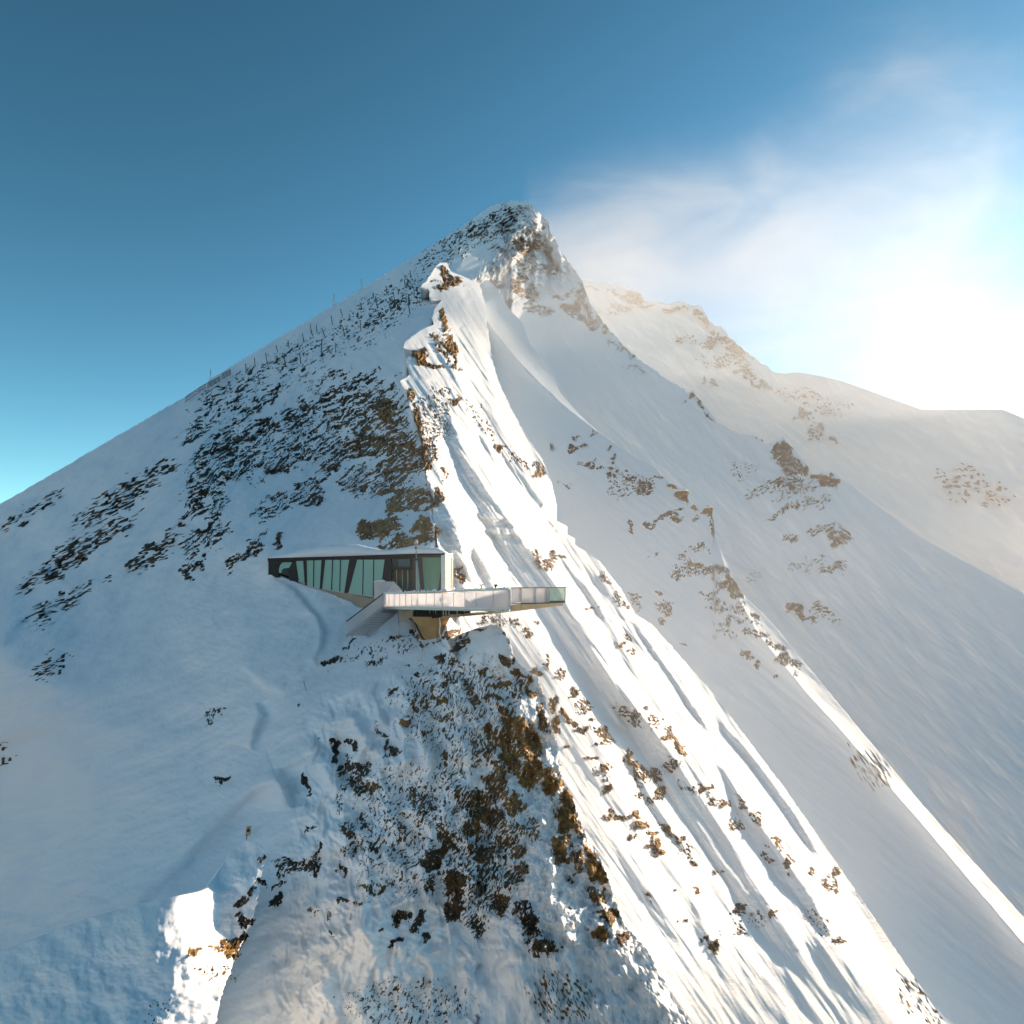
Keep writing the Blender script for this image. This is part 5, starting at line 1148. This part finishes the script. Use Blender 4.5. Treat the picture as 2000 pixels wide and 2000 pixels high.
M_rockw = mat('ochre_rock', (0.24, 0.14, 0.055), 0.85, noise=0.5, nscale=1.5, bump=0.6)
M_rockd = mat('dark_rock', (0.05, 0.043, 0.036), 0.85, noise=0.5, nscale=2.5, bump=0.6)
D2f = lambda x, y: float(D2(np.array([float(x)]), np.array([float(y)]))[0])
boulder('ochre boulder with snow cap perched on the crest of the middle rib', 1384, 998, 15, 16, D2f(1384, 1002), True, 5)
boulder('larger ochre boulder with snow on the middle rib crest, left of the perched one', 1331, 966, 24, 18, D2f(1331, 968), True, 9)
boulder('small round ochre boulder on the bright flank above the end of the deck', 1079, 1079, 11, 9, float(DB(np.array([1079.]), np.array([1079.]))[0]), True, 12, False)
boulder('dark triangular boulder on the snowy knoll right of the concrete pillar', 894, 1266, 18, 10, float(G(np.array([894.]), np.array([1268.]))[0]) - .1, False, 15, False)
boulder('brown boulder sunk in snow left on the upper cliff face', 791, 1411, 19, 17, float(G(np.array([791.]), np.array([1411.]))[0]), True, 21)
# ------------------------------------------------------------------ blowing snow and haze
def box_mesh(name, lo, hi):
    me = bpy.data.meshes.new(name)
    v = [(x, y, z) for x in (lo[0], hi[0]) for y in (lo[1], hi[1]) for z in (lo[2], hi[2])]
    f = [(0, 1, 3, 2), (4, 6, 7, 5), (0, 4, 5, 1), (2, 3, 7, 6), (0, 2, 6, 4), (1, 5, 7, 3)]
    me.from_pydata(v, [], f); me.update()
    o = bpy.data.objects.new(name, me); COL.objects.link(o); o['kind'] = 'stuff'
    return o

def plume(name, origin, tilt, lo, hi, dens, spread, rise, start, label, seed, low=-1e3, aniso=0.25, strk=(0.006, 0.02, 0.03), fl=(60, 220)):
    o = box_mesh(name, lo, hi); o.location = origin; o.rotation_euler = (0, -tilt, 0); o['label'] = label
    m = bpy.data.materials.new(name); m.use_nodes = True
    nt = m.node_tree; N = nt.nodes; L = nt.links
    N.remove(N['Principled BSDF']); out = N['Material Output']
    vs = N.new('ShaderNodeVolumePrincipled')
    vs.inputs['Color'].default_value = (0.97, 0.96, 0.97, 1); vs.inputs['Anisotropy'].default_value = aniso
    L.new(vs.outputs[0], out.inputs['Volume'])
    tc = N.new('ShaderNodeTexCoord'); sp = N.new('ShaderNodeSeparateXYZ'); L.new(tc.outputs['Object'], sp.inputs[0])
    def M(op, a, b=None, c=None):
        n = N.new('ShaderNodeMath'); n.operation = op
        for i, v_ in enumerate((a, b, c)):
            if v_ is None: continue
            if isinstance(v_, (int, float)): n.inputs[i].default_value = v_
            else: L.new(v_, n.inputs[i])
        return n.outputs[0]
    def ramp(v_, a, b):
        n = N.new('ShaderNodeMapRange'); n.interpolation_type = 'SMOOTHSTEP'
        L.new(v_, n.inputs['Value'])
        for k, q in (('From Min', a), ('From Max', b)):
            if isinstance(q, (int, float)): n.inputs[k].default_value = q
            else: L.new(q, n.inputs[k])
        return n.outputs[0]
    mp = N.new('ShaderNodeMapping'); mp.inputs['Scale'].default_value = strk; mp.inputs['Location'].default_value = (seed, seed * .7, 0)
    L.new(tc.outputs['Object'], mp.inputs['Vector'])
    nz = N.new('ShaderNodeTexNoise'); nz.inputs['Scale'].default_value = 1.0; nz.inputs['Detail'].default_value = 6; nz.inputs['Roughness'].default_value = 0.66
    nz.inputs['Distortion'].default_value = 0.8
    L.new(mp.outputs[0], nz.inputs['Vector'])
    x, y, z = sp.outputs
    xp = M('MAXIMUM', x, 0.0)
    wd = M('MULTIPLY_ADD', xp, spread, start)                      # softness of the upper edge
    zt = M('ADD', M('MULTIPLY_ADD', xp, rise, start * 0.5), M('MULTIPLY', M('SUBTRACT', nz.outputs['Fac'], 0.5), M('MULTIPLY', wd, 2.0)))
    up = ramp(M('DIVIDE', M('SUBTRACT', zt, z), wd), -0.5, 1.4)
    dn = ramp(z, low, low + (hi[2] - lo[2]) * 0.25) if low > -999 else 1.0
    xf = ramp(x, -start, start * 2)
    xe = ramp(M('SUBTRACT', hi[0], x), 0.0, (hi[0] - lo[0]) * 0.3)
    yf = ramp(M('SUBTRACT', hi[1], M('ABSOLUTE', y)), 0.0, hi[1] * 0.6)
    wz = ramp(nz.outputs['Fac'], 0.30, 0.72)
    wz = M('MULTIPLY_ADD', wz, 0.75, 0.25)
    d = M('MULTIPLY', M('MULTIPLY', up, xf), M('MULTIPLY', xe, yf))
    d = M('MULTIPLY', d, M('MULTIPLY', wz, dens))
    if not isinstance(dn, float): d = M('MULTIPLY', d, dn)
    L.new(d, vs.inputs['Density'])
    o.data.materials.append(m)
    return o
p0 = at(1020, 392, 398)
plume('blowing_snow', (p0.x, p0.y + 30, p0.z), math.radians(4), (-25, -75, -235), (350, 75, 230), 0.0072, 0.38, 0.28, 2.5,
      'plume of wind-blown snow streaming right from the summit across the sky', 3.1, low=-230, strk=(0.009, 0.02, 0.022))

p1 = at(1060, 640, 300)
plume('drifting_snow', tuple(p1), math.radians(-14), (-60, -170, -200), (330, 110, 120), 0.0032, 0.10, 0.02, 30.0,
      'thin veil of drifting snow and haze in the bowl right of the ridge', 9.4, low=-200, aniso=0.2, strk=(0.006, 0.01, 0.012))

p2 = at(960, 880, 100)
plume('drifting_snow', tuple(p2), math.radians(-30), (-6, -62, -75), (70, 90, 60), 0.0040, 0.12, 0.10, 9.0,
      'low veil of drifting snow over the sunlit flank', 5.2, low=-75, aniso=0.2, strk=(0.02, 0.03, 0.05))
p3_ = at(905, 560, 225)
plume('spindrift', tuple(p3_), math.radians(2), (-6, -30, -22), (75, 50, 26), 0.012, 0.10, 0.12, 6.0,
      'wisp of spindrift blowing off the ridge below the summit', 2.2, low=-22, aniso=0.25, strk=(0.03, 0.05, 0.08))
